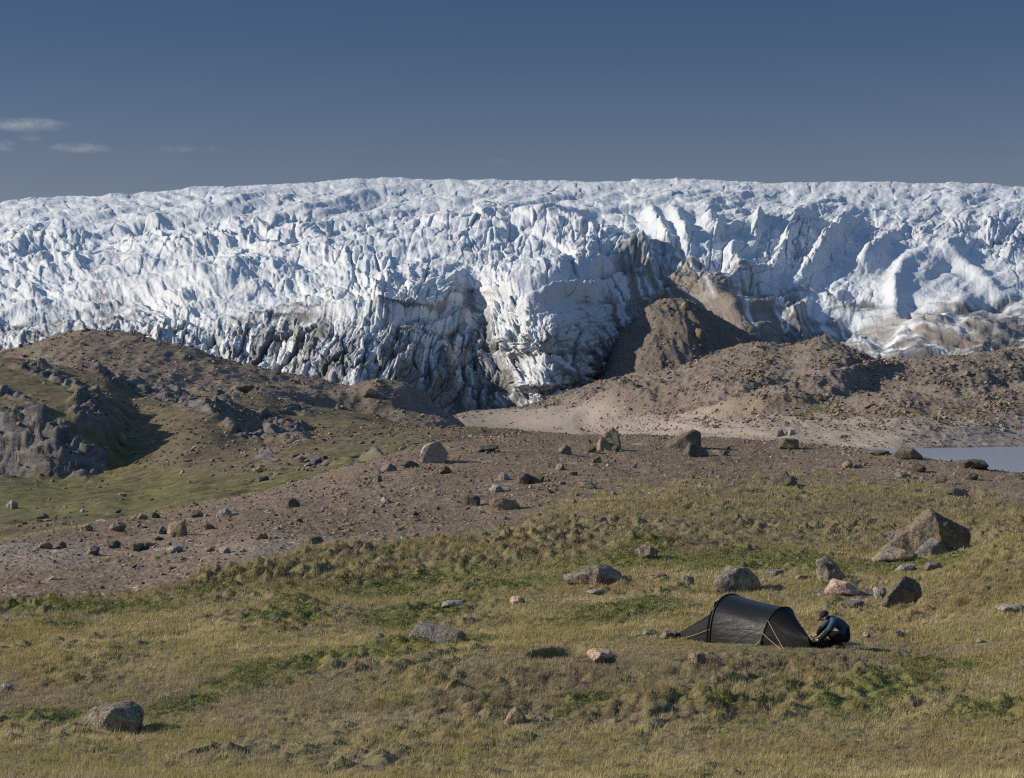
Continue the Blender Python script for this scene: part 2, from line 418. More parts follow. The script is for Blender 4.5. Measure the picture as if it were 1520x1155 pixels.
# ------------------------------------------------------------------ left valley and its rocky hills
B_COLS = {
 -260:[(80,880),(92,845),(120,800),(150,760),(183,716),(191,700),(196,640),(201,600),(225,565),(250,540),(268,545),(330,590)],
 0:   [(85,850),(100,803),(130,765),(160,735),(185,712),(192,698),(196,645),(200,606),(225,570),(252,533),(268,540),(330,580)],
 80:  [(85,840),(100,795),(130,762),(160,738),(185,722),(191,706),(195,645),(199,606),(225,578),(252,546),(268,553),(330,585)],
 150: [(90,815),(105,782),(130,752),(160,733),(183,716),(192,702),(199,640),(206,612),(228,586),(250,558),(266,566),(330,595)],
 200: [(95,800),(110,772),(140,745),(168,720),(186,703),(200,680),(215,640),(225,612),(240,590),(256,570),(270,580),(330,602)],
 300: [(100,785),(115,752),(140,722),(165,700),(183,682),(200,655),(214,628),(222,612),(240,606),(258,588),(272,592),(330,608)],
 380: [(105,770),(120,735),(140,712),(165,690),(188,672),(205,661),(218,640),(232,620),(248,603),(266,588),(282,592),(330,612)],
 440: [(110,755),(125,720),(145,695),(170,676),(192,662),(208,656),(222,648),(236,634),(250,620),(270,604),(290,606),(330,620)],
 520: [(115,740),(130,702),(150,682),(175,663),(198,650),(212,644),(226,638),(240,631),(255,624),(275,614),(295,616),(330,630)],
 650: [(125,705),(140,670),(160,656),(190,648),(205,644),(220,641),(232,640),(244,641),(256,642),(270,644),(295,650),(330,675)],
 850: [(130,700),(150,675),(180,660),(195,656),(210,652),(220,652),(230,654),(245,658),(256,665),(270,670),(295,680),(330,700)],
 1000:[(130,740),(150,730),(180,720),(195,715),(210,712),(220,712),(230,714),(245,718),(256,725),(270,730),(295,740),(330,760)],
}
B = Sheet(B_COLS, fan_cols(2.2, -130, 1010), np.concatenate([np.geomspace(78, 110, 60)[:-1], np.geomspace(110, 275, 640)[:-1], np.linspace(275, 335, 30)]), -.10)
X, Y = B.X, B.YY; px_, py_ = B.PX, B.vis
jit = 6*fbm(X/6, Y/9, 4, 71)
rock = in_poly(px_+jit, py_+jit, [(-2800,640),(-40,630),(20,612),(45,598),(66,603),(90,618),(112,640),(160,676),(154,700),(128,712),(60,704),(-40,704),(-2800,705)], 5)
ROCKS = [(135,618,32,22,25,1.4),(240,590,38,11,12,.9),(322,612,34,15,10,1.2),(262,580,22,6,10,.6),(405,648,48,10,8,1.0),(432,640,22,12,-10,.9),(370,650,20,7,10,.6),(172,560,45,6,12,.5),
 (200,573,40,7,14,.6),(95,572,30,5,15,.4),(445,612,30,6,8,.6),(345,585,14,5,5,.5),(470,683,25,4,0,.35),(395,682,14,4,0,.3),(548,678,20,4,0,.3),(30,640,80,30,20,.0),(375,618,35,7,10,.7),(282,604,30,10,12,.8),
 (415,632,26,9,12,.9),(352,640,18,6,10,.6),(60,556,40,7,16,.7),(20,588,30,6,16,.5),(130,588,26,7,20,.6)]
bump = np.zeros_like(rock)
for cx,cy,rx,ry,an,h in ROCKS:
    e = ell(px_+jit, py_+jit*.6, cx, cy, rx, ry, an, .45)
    rock = np.maximum(rock, e); bump = np.maximum(bump, h*e)
soil = np.zeros_like(rock)
for e in [(265,640,70,20,8),(270,672,70,18,5),(390,695,60,10,-2),(110,560,110,14,8),(250,570,90,12,8),(400,600,120,8,5),(560,640,120,7,0),(700,646,160,7,0),(330,630,90,20,10),(90,790,60,10,0),(470,655,60,8,-5),(300,655,120,30,5),(200,612,70,14,20)]:
    soil = np.maximum(soil, ell(px_+jit, py_+jit*.7, *e, soft=.6))
soil = np.maximum(soil*.42, ss(.12, .4, fbm(X/10, Y/16, 4, 93))*.5*ss(720, 690, py_))
soil *= (1-rock)
greenB = np.clip(in_poly(px_+jit, py_, [(150,690),(200,650),(240,700),(330,715),(520,672),(640,660),(640,690),(300,760),(150,775),(0,790),(0,720)], 14)*.85, 0, 1)*(1-soil)*(1-rock)
fl = np.clip((X/7+perlin(X/9, Y/9, 80)*.4), -1e3, 1e3)
dz = .9*fbm(X/22, Y/30, 4, 81)*ss(85, 120, Y)
dz += rock*(1.0*(ridged((X+.6*Y)/7, Y/9, 4, 82)-.6)+.5*fbm(X/2, Y/2.5, 3, 83))
f1, f2, idc = voronoi((X+.5*Y)/5.5, Y/5, 84)
hA, eA, _ = facets((X+.8*B.Z+.3*Y)/5.2, (1.6*B.Z-.5*X+.3*Y)/2.8, 94, 1.2); hB, eB, _ = facets((X+.8*B.Z+.3*Y)/2.2, (1.6*B.Z-.5*X+.3*Y)/1.1, 95, 1.2)
dz += rock*((idc-.5)*1.0*ss(0, .15, f2-f1)+hA*.75-.3*ss(.10, 0, eA)+hB*.28-.1*ss(.12,0,eB))
dz += bump*.75
dz += soil*(.25*fbm(X/3, Y/4, 4, 86))+(1-rock)*(.10*np.clip(fbm(X/1.0, Y/1.6, 3, 87), -.2, 1)+.22*ridged(X/5, Y/9, 3, 92))
B.Z = B.Z+dz*ss(78, 95, Y)
B.finish(); B.gravel = soil; B.rock = rock
o = B.build('hill', M_GRAVEL, dict(grass=np.clip(1-soil-rock, 0, 1), green=greenB*.75, peat=(1-rock)*(.10+.5*ss(.0, .35, fbm(X/3.5, Y/7, 4, 96))*ss(-.2, .3, fbm(X/14, Y/20, 2, 97))+.28*ss(.35, .0, voronoi(X/1.3, Y/2.2, 98)[0]-.3)), rock=rock, ochre=.3*ss(0,.5,fbm(X/8,Y/12,3,88)), pale=np.zeros_like(rock)))
tag(o, kind='structure')

# ------------------------------------------------------------------ left moraine ridge
def ridge_cols(d, Ycrest, y0, base, y2):
    out = {}
    for px, py in d:
        b = base(px)
        out[px] = [(y0,b),(y0+(Ycrest-y0)*.35,b-(b-py)*.30),(y0+(Ycrest-y0)*.7,b-(b-py)*.74),(Ycrest,py),(Ycrest+18,py+1.5),(y2,py+45)]
    return out
C_COLS = ridge_cols([(-260,575),(-60,545),(0,527),(40,512),(80,502),(120,497),(200,501),(280,517),(330,533),(400,550),(470,563),(520,574),(560,580),(600,588),(640,600),(670,620),(700,641),(730,662),(800,700)],
   430, 300, lambda p: float(np.interp(p, [-260,0,200,380,520,650,720,800],[640,605,612,618,640,660,680,715])), 540)
C = Sheet(C_COLS, fan_cols(2.2, -130, 800), np.concatenate([np.linspace(298, 448, 420), np.linspace(450, 545, 30)]))
X, Y = C.X, C.YY; px_, py_ = C.PX, C.vis
dz = 2.4*fbm(X/34, Y/42, 4, 101)*ss(300, 340, Y)+.9*(ridged(X/9, Y/40, 3, 102)-.5)+.5*fbm(X/4, Y/6, 4, 103)+.3*np.clip(fbm(X/1.6, Y/2.4, 2, 104), 0, 1)
dz += 3.2*ell(px_, py_, 575, 592, 55, 9, 6, .6)-2.2*ell(px_, py_, 500, 600, 70, 8, 6, .6)
C.Z = C.Z+dz; C.finish(); C.gravel = np.ones_like(dz)
o = C.build('moraine_ridge', M_GRAVEL, dict(grass=.45*ell(px_, py_+3*fbm(X/6, Y/9, 3, 106), 540, 617, 90, 6, 4, .8), green=0*dz, peat=0*dz, rock=0*dz, cool=.55+0*dz, ochre=.3*ss(0,.5,fbm(X/14,Y/18,3,105)), pale=.22*ss(.0, .6, ridged(X/12, Y/60, 2, 107)-.5)))
tag(o, kind='structure')

# ------------------------------------------------------------------ right moraine beyond the lake, with its wave-cut bank
D_COLS = {
 560: [(712,665),(720,655),(728,650),(735,648),(745,646),(752,645),(756,644),(762,646),(770,650),(860,690)],
 640: [(705,655),(715,645),(725,640),(735,637),(745,635),(752,633),(756,632),(762,634),(770,638),(860,680)],
 690: [(700,644),(712,638),(722,631),(732,624),(742,618),(750,614),(756,612),(764,613),(775,618),(860,660)],
 760: [(695,644),(705,640),(715,634),(725,626),(735,617),(744,610),(752,606),(762,607),(775,612),(860,650)],
 830: [(688,644),(694,637),(700,630),(708,622),(720,610),(736,598),(750,590),(762,587),(775,591),(860,640)],
 862: [(680,645),(686,638),(690,634),(700,622),(715,604),(735,586),(750,577),(765,574),(780,578),(870,630)],
 930: [(650,648),(658,638),(664,630),(680,614),(705,594),(730,575),(752,562),(770,558),(790,562),(880,612)],
 1000:[(610,651),(620,640),(628,628),(650,612),(680,594),(710,574),(738,557),(762,545),(785,548),(880,600)],
 1060:[(575,656),(588,645),(598,632),(618,614),(650,594),(685,570),(718,545),(746,530),(772,534),(880,585)],
 1130:[(548,662),(562,648),(572,634),(590,618),(622,596),(660,572),(700,543),(735,516),(760,519),(880,570)],
 1170:[(540,664),(554,648),(566,634),(584,618),(612,598),(650,574),(695,545),(735,518),(760,522),(880,570)],
 1220:[(532,666),(547,648),(560,634),(578,618),(602,600),(640,574),(690,533),(728,503),(752,507),(880,565)],
 1290:[(520,668),(536,648),(550,632),(566,616),(585,602),(612,588),(665,560),(725,530),(752,534),(880,575)],
 1340:[(513,669),(528,650),(543,632),(558,618),(576,606),(604,594),(655,570),(720,536),(750,540),(880,580)],
 1420:[(520,668),(533,650),(546,633),(560,619),(578,607),(606,592),(655,565),(718,531),(750,535),(880,578)],
 1520:[(532,666),(545,650),(556,636),(568,621),(584,606),(615,588),(660,558),(716,526),(750,530),(880,575)],
 1760:[(545,664),(558,648),(570,634),(582,620),(600,600),(630,580),(670,550),(716,520),(750,524),(880,570)],
}
D = Sheet(D_COLS, fan_cols(2.0, 560, 1650), np.concatenate([np.linspace(506, 800, 620), np.linspace(802, 885, 20)]))
X, Y = D.X, D.YY; px_, py_ = D.PX, D.base_py
rough = ss(0, 14, D.Z+15.4)
dz = rough*(2.6*fbm(X/38, Y/46, 4, 111)+2.2*(ridged(X/24+Y/60, Y/34, 3, 112)-.55)+1.1*fbm(X/6, Y/9, 4, 113)+.8*np.clip(fbm(X/2, Y/3, 2, 114), 0, 1)+1.2*(ridged(X/13, Y/24, 3, 116)-.5)+.5*fbm(X/1.6, Y/2.4, 2, 124))
bankness = np.interp(px_, [560,700,860,1000,1100,1350,1420,1600], [0,.35,.55,.8,.8,.75,1,.55])
zrel = D.Z+15.4
bank = bankness*ss(8.4, 6.4, zrel+1.1*fbm(X/12, Y/12, 3, 115))*ss(-.5, .4, zrel)
dz += bank*(.55*(ridged(X/5+zrel/7, zrel/3, 4, 117)-.5)+.5*fbm(X/9, zrel/2, 3, 122)+.35*np.sign(np.sin(zrel*2.2+fbm(X/20,zrel/4,2,123)*3))*.3)
sand = ell(px_, py_, 775, 622, 105, 26, -4, .5)
dz *= 1-.6*sand
wj = 5*fbm(X/18, Y/26, 3, 125)
for e in [(1000,588,120,9,-7,4.8),(1215,575,95,9,-14,5.2),(1330,600,60,6,4,3.2),(1170,602,70,5,-8,2.8),(1480,562,80,9,-9,4.4),(920,602,60,7,-16,3.2),(1090,610,60,5,-5,2.5),(1420,585,60,6,5,2.8)]:
    dz += e[5]*ell(px_+3*wj, py_+wj, *e[:5], .8)-.6*e[5]*ell(px_+3*wj, py_+wj+e[3]*1.5, *e[:5], .8)
dz -= 1.3*ell(px_+wj, py_, 872, 627, 12, 14, -35, .9)
dz += 2.2*ell(px_, py_, 800, 620, 52, 10, -4, .7)
D.Z = D.Z+dz; D.finish()
D.gravel = 1-.75*sand-.35*bank
ochD = .36*ss(6.4, 7.8, zrel)*ss(12.0, 9.2, zrel)*ss(850, 1050, px_)*(.5+.5*ss(-.2, .3, fbm(X/9, Y/9, 3, 118)))+.1*ss(.1, .6, fbm(X/20, Y/30, 3, 119))
gr = np.zeros_like(dz)
for e in [(1220,608,22,4,-10),(1232,613,10,2,0),(1190,616,26,3,-12),(1400,602,10,2,0),(1350,612,40,2,0)]: gr = np.maximum(gr, .8*ell(px_, py_, *e, soft=.6))
o = D.build('moraine_hill', M_GRAVEL, dict(grass=gr, green=gr*.5, peat=0*dz, rock=0*dz, cool=.88-.3*ochD, ochre=ochD, pale=np.clip(bank*(.72+.3*fbm(X/5, zrel/1.5, 3, 120))+.22*sand+.05+.2*ss(-.05, .5, fbm(X/30, Y/40, 3, 121)), 0, 1)))
tag(o, kind='structure')

# ------------------------------------------------------------------ dark till heap against the ice
E_COLS = ridge_cols([(790,640),(830,602),(870,578),(888,552),(908,516),(930,488),(955,464),(980,450),(1000,446),(1020,452),(1045,464),(1070,478),(1100,494),(1135,511),(1170,530),(1260,560)], 944, 850, lambda p: 606.0, 1040)
E = Sheet(E_COLS, np.arange(790, 1261, 1.6), np.concatenate([np.linspace(848, 962, 260), np.linspace(965, 1042, 20)]))
X, Y = E.X, E.YY
dz = 3.4*fbm(X/26, Y/32, 4, 131)+3.0*(ridged(X/13+Y/60, Y/50, 4, 132)-.5)+1.3*fbm(X/6, Y/9, 4, 133)+.7*np.clip(fbm(X/2, Y/3, 2, 135), 0, 1)
dz += 4*ell(E.PX, E.base_py, 1010, 490, 40, 12, 30, .8)-2.5*ell(E.PX, E.base_py, 940, 520, 14, 40, 20, .8)
E.Z = E.Z+dz; E.finish(); E.gravel = np.ones_like(dz)
o = E.build('till_hill', M_GRAVEL, dict(grass=0*dz, green=0*dz, peat=.05+.18*ss(-.1, .4, fbm(X/12, Y/16, 4, 136)), rock=0*dz, cool=.95+0*dz, ochre=.1*ss(0,.5,fbm(X/14,Y/18,3,134)), pale=0*dz))
tag(o, kind='structure')

# ------------------------------------------------------------------ valley floor to the horizon, and the lake
vx = np.concatenate([-np.geomspace(60, 30000, 40)[::-1], np.linspace(-50, 50, 20), np.geomspace(60, 30000, 40)]); vy = np.concatenate([[-30000,-5000,-500],np.linspace(90, 1200, 60), np.geomspace(1300, 40000, 20)])
VX, VY = np.meshgrid(vx, vy)
o = make_mesh('terrain', np.stack([VX, VY, -24+.8*fbm(VX/60, VY/60, 3, 140)+0*VX], -1).reshape(-1,3), grid_faces(len(vy), len(vx)), M_GRAVEL)
tag(o, kind='structure')
lx = np.linspace(-220, 620, 60); ly = np.linspace(175, 770, 60); LX, LY = np.meshgrid(lx, ly)
o = make_mesh('lake', np.stack([LX, LY, np.full_like(LX, -15.4)], -1).reshape(-1,3), grid_faces(60, 60), M_WATER)
tag(o, kind='structure')
# ------------------------------------------------------------------ the glacier: a surface from its foot up to the ice-sheet skyline
g_cols = np.concatenate([np.linspace(-700, -140, 60), np.arange(-130, 1651, 1.25), np.linspace(1660, 2300, 60)])
TOPX = [-700,-200,0,60,105,150,215,300,400,480,580,700,830,1000,1100,1220,1280,1340,1450,1520,1700,2300]
TOPY = [345,322,303,295,291,295,285,280,273,267,264,267,267,268,270,273,271,272,271,277,284,310]
BOTX = [-700,0,100,300,400,460,520,560,600,640,680,720,760,800,850,890,930,980,1050,1150,1250,1320,1400,1520,1700,2300]
BOTY = [590,560,560,565,580,590,600,606,612,618,626,630,622,612,600,590,570,560,560,560,552,548,550,552,552,560]
NR = 560
v = np.linspace(0, 1, NR)[:,None]
top = pchip(TOPX, TOPY, g_cols)[None,:]; bot = pchip(BOTX, BOTY, g_cols)[None,:]
vv = v*(.80+.20*v)
GPX = np.repeat(g_cols[None,:], NR, 0); GPY = bot+(top-bot)*vv
# depth control points (photograph x, y, distance)
CP = [(-700,590,1000),(-300,540,960),(-300,440,1120),(-300,380,1500),(-300,340,2400),(-700,400,1500),(-700,346,2400),
 (0,560,930),(0,500,985),(0,440,1130),(0,380,1370),(0,340,1750),(0,304,2500),
 (150,560,920),(150,490,975),(150,430,1110),(150,370,1370),(150,330,1700),(150,297,2450),
 (320,580,905),(320,510,940),(320,455,990),(330,425,1030),(320,380,1210),(320,330,1550),(320,300,1950),(320,281,2600),
 (450,600,880),(450,540,900),(450,480,945),(450,440,985),(460,405,1060),(460,360,1230),(460,320,1560),(460,290,2100),(460,269,2650),
 (530,612,856),(530,560,868),(540,500,908),(560,450,945),(560,410,985),(570,370,1130),(580,330,1450),(580,295,2000),(580,265,2700),
 (640,618,868),(640,560,892),(640,500,928),(640,450,946),(640,410,985),(640,370,1110),
 (705,628,884),(705,590,902),(705,540,924),(705,480,952),(705,440,990),(705,400,1020),(700,360,1140),(700,320,1480),(700,290,2050),(700,268,2700),
 (760,622,880),(765,575,898),(757,520,914),(752,470,928),(745,430,948),(760,400,1000),(770,365,1130),
 (830,602,884),(832,560,888),(800,565,878),(790,505,888),(770,462,912),(840,500,906),(840,460,922),(830,410,962),(830,380,1025),(830,345,1220),(830,310,1560),(830,285,2100),(830,268,2700),
 (880,590,908),(885,540,917),(885,490,930),(885,440,950),(885,400,995),(890,365,1130),(890,335,1320),(900,300,1700),
 (915,560,935),(918,500,950),(922,450,980),(925,410,1035),(935,380,1110),(945,345,1260),
 (960,540,960),(960,460,1015),(960,420,1050),(965,390,1105),(975,360,1180),(980,330,1290),(980,300,1700),(1000,269,2750),
 (1010,450,1030),(1010,420,1055),(1010,395,1090),(1020,350,1190),(1040,320,1300),(1050,295,1800),
 (1070,480,985),(1070,440,1020),(1070,405,1062),(1080,370,1150),(1090,330,1290),(1100,295,1800),(1100,271,2750),
 (1130,520,955),(1130,480,978),(1130,440,1042),(1140,405,1100),(1150,360,1215),(1160,320,1420),
 (1175,540,965),(1175,500,992),(1180,460,1035),(1190,420,1105),(1210,380,1190),(1220,340,1370),(1220,300,1850),(1220,274,2700),
 (1250,552,945),(1250,510,985),(1250,465,1045),(1260,420,1110),(1280,380,1220),(1290,340,1430),
 (1310,548,905),(1310,520,945),(1320,480,1010),(1330,430,1085),(1340,390,1190),(1350,340,1480),(1340,300,1950),(1340,273,2700),
 (1400,550,890),(1400,520,918),(1400,490,955),(1400,460,1010),(1420,420,1110),(1430,370,1330),(1430,320,1750),(1450,272,2700),
 (1520,552,885),(1520,520,910),(1520,485,955),(1520,450,1030),(1520,410,1150),(1520,360,1420),(1520,310,1900),(1520,278,2650),
 (1700,552,890),(1700,450,1050),(1700,360,1500),(1700,286,2600),(2300,560,900),(2300,400,1500),(2300,312,2500)]
CP = np.array(CP, float)
def tps(cp, val, qx, qy, sx=130., sy=62., reg=2e-4):
    P = np.stack([cp[:,0]/sx, cp[:,1]/sy], 1); n = len(P)
    def U(d2): return np.where(d2 > 1e-12, .5*d2*np.log(np.maximum(d2, 1e-12)), 0)
    D2 = ((P[:,None]-P[None])**2).sum(-1)
    K = U(D2)+reg*n*np.eye(n); T = np.concatenate([np.ones((n,1)), P], 1)
    M = np.block([[K, T],[T.T, np.zeros((3,3))]])
    sol = np.linalg.solve(M, np.concatenate([val, np.zeros(3)]))
    q = np.stack([qx.ravel()/sx, qy.ravel()/sy], 1); out = np.empty(len(q))
    for i in range(0, len(q), 40000):
        s = q[i:i+40000]; d2 = ((s[:,None]-P[None])**2).sum(-1)
        out[i:i+40000] = U(d2)@sol[:n]+sol[n]+s@sol[n+1:]
    return out.reshape(qx.shape)
gx = np.concatenate([np.linspace(-700,-140,30), np.arange(-130,1655,6.0), np.linspace(1660,2300,30)]); gv = np.linspace(0,1,140)
cx_ = np.repeat(gx[None,:], 140, 0)
tg = pchip(TOPX, TOPY, gx)[None,:]; bg_ = pchip(BOTX, BOTY, gx)[None,:]
gvv = (gv*(.80+.20*gv))[:,None]
coarse = tps(CP, np.log(CP[:,2]), cx_, bg_+(tg-bg_)*gvv)
# bilinear up to the fine grid
ci = np.clip(np.searchsorted(gx, g_cols)-1, 0, len(gx)-2); cu = ((g_cols-gx[ci])/(gx[ci+1]-gx[ci]))[None,:]
ri = np.clip((v[:,0]*139).astype(int), 0, 138); rv = (v[:,0]*139-ri)[:,None]
def up(Ac):
    return (Ac[ri][:,ci]*(1-cu)+Ac[ri][:,ci+1]*cu)*(1-rv)+(Ac[ri+1][:,ci]*(1-cu)+Ac[ri+1][:,ci+1]*cu)*rv
GY = np.exp(up(coarse))
# distance must not shrink upwards by much: keep the sheet from folding
GY = np.maximum(GY, np.maximum.accumulate(GY, axis=0)-18)
def soften(Aa, k):
    ker = np.hanning(2*k+3)[1:-1]; ker /= ker.sum()
    Aa = np.apply_along_axis(lambda m: np.convolve(np.pad(m, k, mode='edge'), ker, 'valid'), 0, Aa)
    return np.apply_along_axis(lambda m: np.convolve(np.pad(m, k, mode='edge'), ker, 'valid'), 1, Aa)
GY = soften(GY, 5)
GX = (GPX-CX)/F*GY; GZ = (CY-GPY)/F*GY
S = np.concatenate([np.zeros((1,GX.shape[1])), np.cumsum(np.hypot(np.diff(GY,axis=0), np.diff(GZ,axis=0)), 0)], 0)
S = S-S[int(NR*.45)][None,:]*0
def normals(X, Y, Z):
    def d(Aa, ax): return np.gradient(Aa, axis=ax)
    a = np.stack([d(X,1),d(Y,1),d(Z,1)], -1); b = np.stack([d(X,0),d(Y,0),d(Z,0)], -1)
    n = np.cross(a, b); n /= np.linalg.norm(n, axis=-1, keepdims=True)+1e-9
    return n
N0 = normals(GX, GY, GZ)
steep = ss(.55, .95, 1-N0[...,2])           # 0 on the plateau, 1 on cliffs
# ---- regions
face = ss(.25, .7, 1-N0[...,2])
plat = ss(1180, 1600, GY)
px, py = GPX, GPY
def seg(pts, w):
    P = np.asarray(pts, float); d = np.full(px.shape, 1e9); tt = np.zeros(px.shape)
    L = 0; tot = np.hypot(*np.diff(P, axis=0).T).sum()
    for i in range(len(P)-1):
        x1,y1 = P[i]; x2,y2 = P[i+1]; l = math.hypot(x2-x1, y2-y1)
        t = np.clip(((px-x1)*(x2-x1)+(py-y1)*(y2-y1))/(l*l), 0, 1)
        q = np.hypot(px-(x1+t*(x2-x1)), py-(y1+t*(y2-y1)))
        m = q < d; d = np.where(m, q, d); tt = np.where(m, (L+t*l)/tot, tt); L += l
    return np.exp(-(d/w)**2)*np.sqrt(np.clip(np.sin(np.pi*np.clip(tt*.9+.05, 0, 1)), 0, 1))
wob = 6*fbm(GPX/50, GPY/50, 4, 199)
px = px+wob; py = py+.7*wob
disp = np.zeros_like(GY)
RIDGES = [([(672,410),(668,440),(690,480)], 12, 6),
 ([(712,405),(705,440),(712,480),(735,540),(750,600)], 11, -7), ([(800,415),(845,395),(880,400)], 9, 5), ([(770,460),(830,440),(890,425)], 9, 6),
 ([(830,350),(870,370),(900,400)], 12, 5), ([(570,410),(560,440),(575,470)], 12, 8), ([(590,545),(582,575),(590,605)], 12, 9), ([(640,500),(660,520),(668,560)], 9, 7),
 ([(555,520),(530,560),(525,600)], 10, 6), ([(470,520),(455,555),(450,590)], 10, 6), ([(340,425),(400,430)], 9, 5),
 ([(965,318),(985,350),(1000,385)], 9, 9), ([(1000,320),(1015,350),(1025,385)], 10, 10), ([(930,340),(950,370),(965,410)], 9, 9), ([(1050,318),(1065,355)], 9, 8), ([(1095,365),(1085,390),(1105,410)], 13, 10),
 ([(1125,325),(1118,360)], 8, 9), ([(1185,325),(1170,365),(1150,395)], 9, 10), ([(1255,325),(1240,350),(1215,385),(1195,410)], 10, 11), ([(1320,352),(1300,370),(1278,395)], 11, 10),
 ([(1375,378),(1345,395),(1325,430),(1330,470)], 13, 10), ([(1400,370),(1440,400),(1470,420)], 10, 6), ([(1280,470),(1240,450),(1180,430)], 12, 6), ([(1190,500),(1175,470),(1195,455)], 8, 7), ([(1330,510),(1350,490),(1400,480)], 12, 6),
 ([(640,332),(760,326),(850,338),(920,366),(972,402)], 13, 17), ([(90,445),(250,428),(430,402)], 11, 12), ([(0,395),(160,388),(330,362)], 10, 10), ([(430,474),(560,464),(665,452)], 8, 9), ([(735,432),(800,405),(890,378)], 9, 8), ([(760,466),(830,446),(895,432)], 8, 7),
 ([(1515,325),(1425,358),(1372,402),(1325,470)], 12, 4), ([(1525,398),(1462,430),(1405,470)], 12, 4), ([(1205,298),(1152,350),(1112,402)], 9, 3), ([(1292,308),(1232,362),(1182,428)], 10, 3), ([(1400,505),(1450,490),(1500,500)], 12, 6), ([(1040,425),(1080,450),(1110,490)], 14, 6), ([(1240,500),(1270,480),(1320,500)], 12, -7), ([(1440,440),(1500,455)], 10, -5), ([(1350,467),(1420,462),(1520,440)], 4, -5),
 ([(60,425),(40,450)], 22, 8), ([(20,410),(120,400)], 14, 4), ([(0,480),(80,478),(200,455)], 5, -5), ([(540,463),(600,460),(655,455)], 4, -4)]
for pts, wd, am in RIDGES: disp += (.75 if pts[0][0] > 950 else .5)*am*seg(pts, wd)
px, py = GPX, GPY
# ---- seracs, crevasses, flutes, domes.  u, w run across and up the slope in fan coordinates; K turns their unit into metres
K = soften(GY, 6)/F
u = px+11*fbm(px/75, py/50, 4, 201); w = py+8*fbm(px/75+9, py/50, 4, 202)
mid = ss(300, 345, py+10*fbm(px/80, py/40, 2, 200)-8*ss(700, 1000, px)-22*ss(520, 150, px))
serac_zone = mid*(.35+.65*ss(-.2, .25, fbm(px/220, py/110, 2, 203)))
pin = ell(px, py, 1030, 345, 150, 50, 0, .5)+ell(px, py, 560, 420, 260, 34, 0, .5)+.6*ell(px, py, 300, 410, 190, 35, -5, .5)
pin = np.clip(pin, 0, 1)
smoothR = np.clip(ell(px, py, 1400, 430, 170, 60, 0, .5)+ell(px, py, 1230, 500, 130, 40, 0, .5)+.7*ell(px, py, 820, 322, 140, 20, 8, .5)+.9*ell(px, py, 1440, 495, 150, 36, 0, .5)+.85*ell(px, py, 1085, 468, 105, 34, 26, .5), 0, 1)
rough = 1-.75*smoothR
h1, e1, q1 = facets(u/54, w/27, 204, 1.1)
rs = ss(1080, 1200, px)
h2, e2, q2 = facets((u+.3*w)/19, w/17, 205, 1.0)
h5, e5, q5 = facets((u-.2*w)/8, w/8, 208, 1.0)
spire = ridged(u/34, w/46, 3, 206)**2
serac = h1*11+np.clip(1-q1*1.2, 0, 1)*5.5-3.0*ss(.15, 0, e1)+h2*5.5-2.0*ss(.13, 0, e2)+(1+.9*rs)*(h5*1.7-.8*ss(.14, 0, e5))+rs*6*(ridged((u+.9*w)/26, (w-.3*u)/60, 3, 261)-.62)+spire*(4+13*pin)-4
amp = .55+.45*ss(-.3, .3, fbm(px/120, py/60, 2, 237))
serac = serac*np.interp(px, [0,300,520,650,800,1000], [.28,.35,.52,.70,.62,.80])*amp
_, _, b1 = facets(u/78, w/25, 218); _, _, b2 = facets(u/36, w/15, 219)
serac += np.interp(px, [0,300,560,700], [1,.9,.5,.25])*((.42-b1*b1)*20+(.45-b2*b2)*8+h2*1.2)
lf = ss(560, 300, px)
crev = np.abs(perlin((u+.25*w)/28, w/90, 207))+.3*lf
serac -= (.35+.65*pin)*8*ss(.10, 0, crev)
serac += lf*(9*(ridged((u+1.1*w)/85, (w-.4*u)/24, 3, 217)-.62)+5*fbm((u+w)/30, (w-.4*u)/12, 3, 221))
disp += K*serac_zone*rough*serac*(1-.35*face)
# fluted, streaked lower face, broken into leaning fins
tilt = np.interp(px, [300,520,640,740,860,960,1100,1300,1520], [.25,.5,.3,-.1,-.6,-.6,-.6,-.5,.1])
fx = u+tilt*(w-500)+6*perlin(px/36, py/55, 210)
fl = ridged(fx/34, w/100, 3, 211)*9+ridged(fx/13, w/55, 3, 212)*4
low = ss(440, 510, py+14*fbm(px/80, py/80, 2, 213))*(1-.7*ss(1180, 1330, px))*(1-.5*ss(250, 50, px))
h3, e3, q3 = facets(fx/21, w/46+.2*fx/21, 214, 1.2)
h4, e4, q4 = facets(fx/8.5, w/21-.2*fx/8.5, 215, 1.1)
h6, e6, q6 = facets(fx/4.2, w/9, 216, 1.0)
facew = np.maximum(face, low)
disp += K*facew*(.25+.75*low)*(fl-7+h3*9-4*ss(.18, 0, e3)+h4*3.8-1.7*ss(.2, 0, e4)+h6*1.4)*(1-.65*smoothR)
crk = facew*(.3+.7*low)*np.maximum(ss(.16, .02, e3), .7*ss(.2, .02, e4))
wl = ell(px, py, 765, 490, 26, 75, -22, .5)
disp += K*wl*(h4*7+h6*4+h3*6-2.5*ss(.2, 0, e4)+(ridged(u/17, (w+.5*u)/14, 3, 249)-.6)*9)
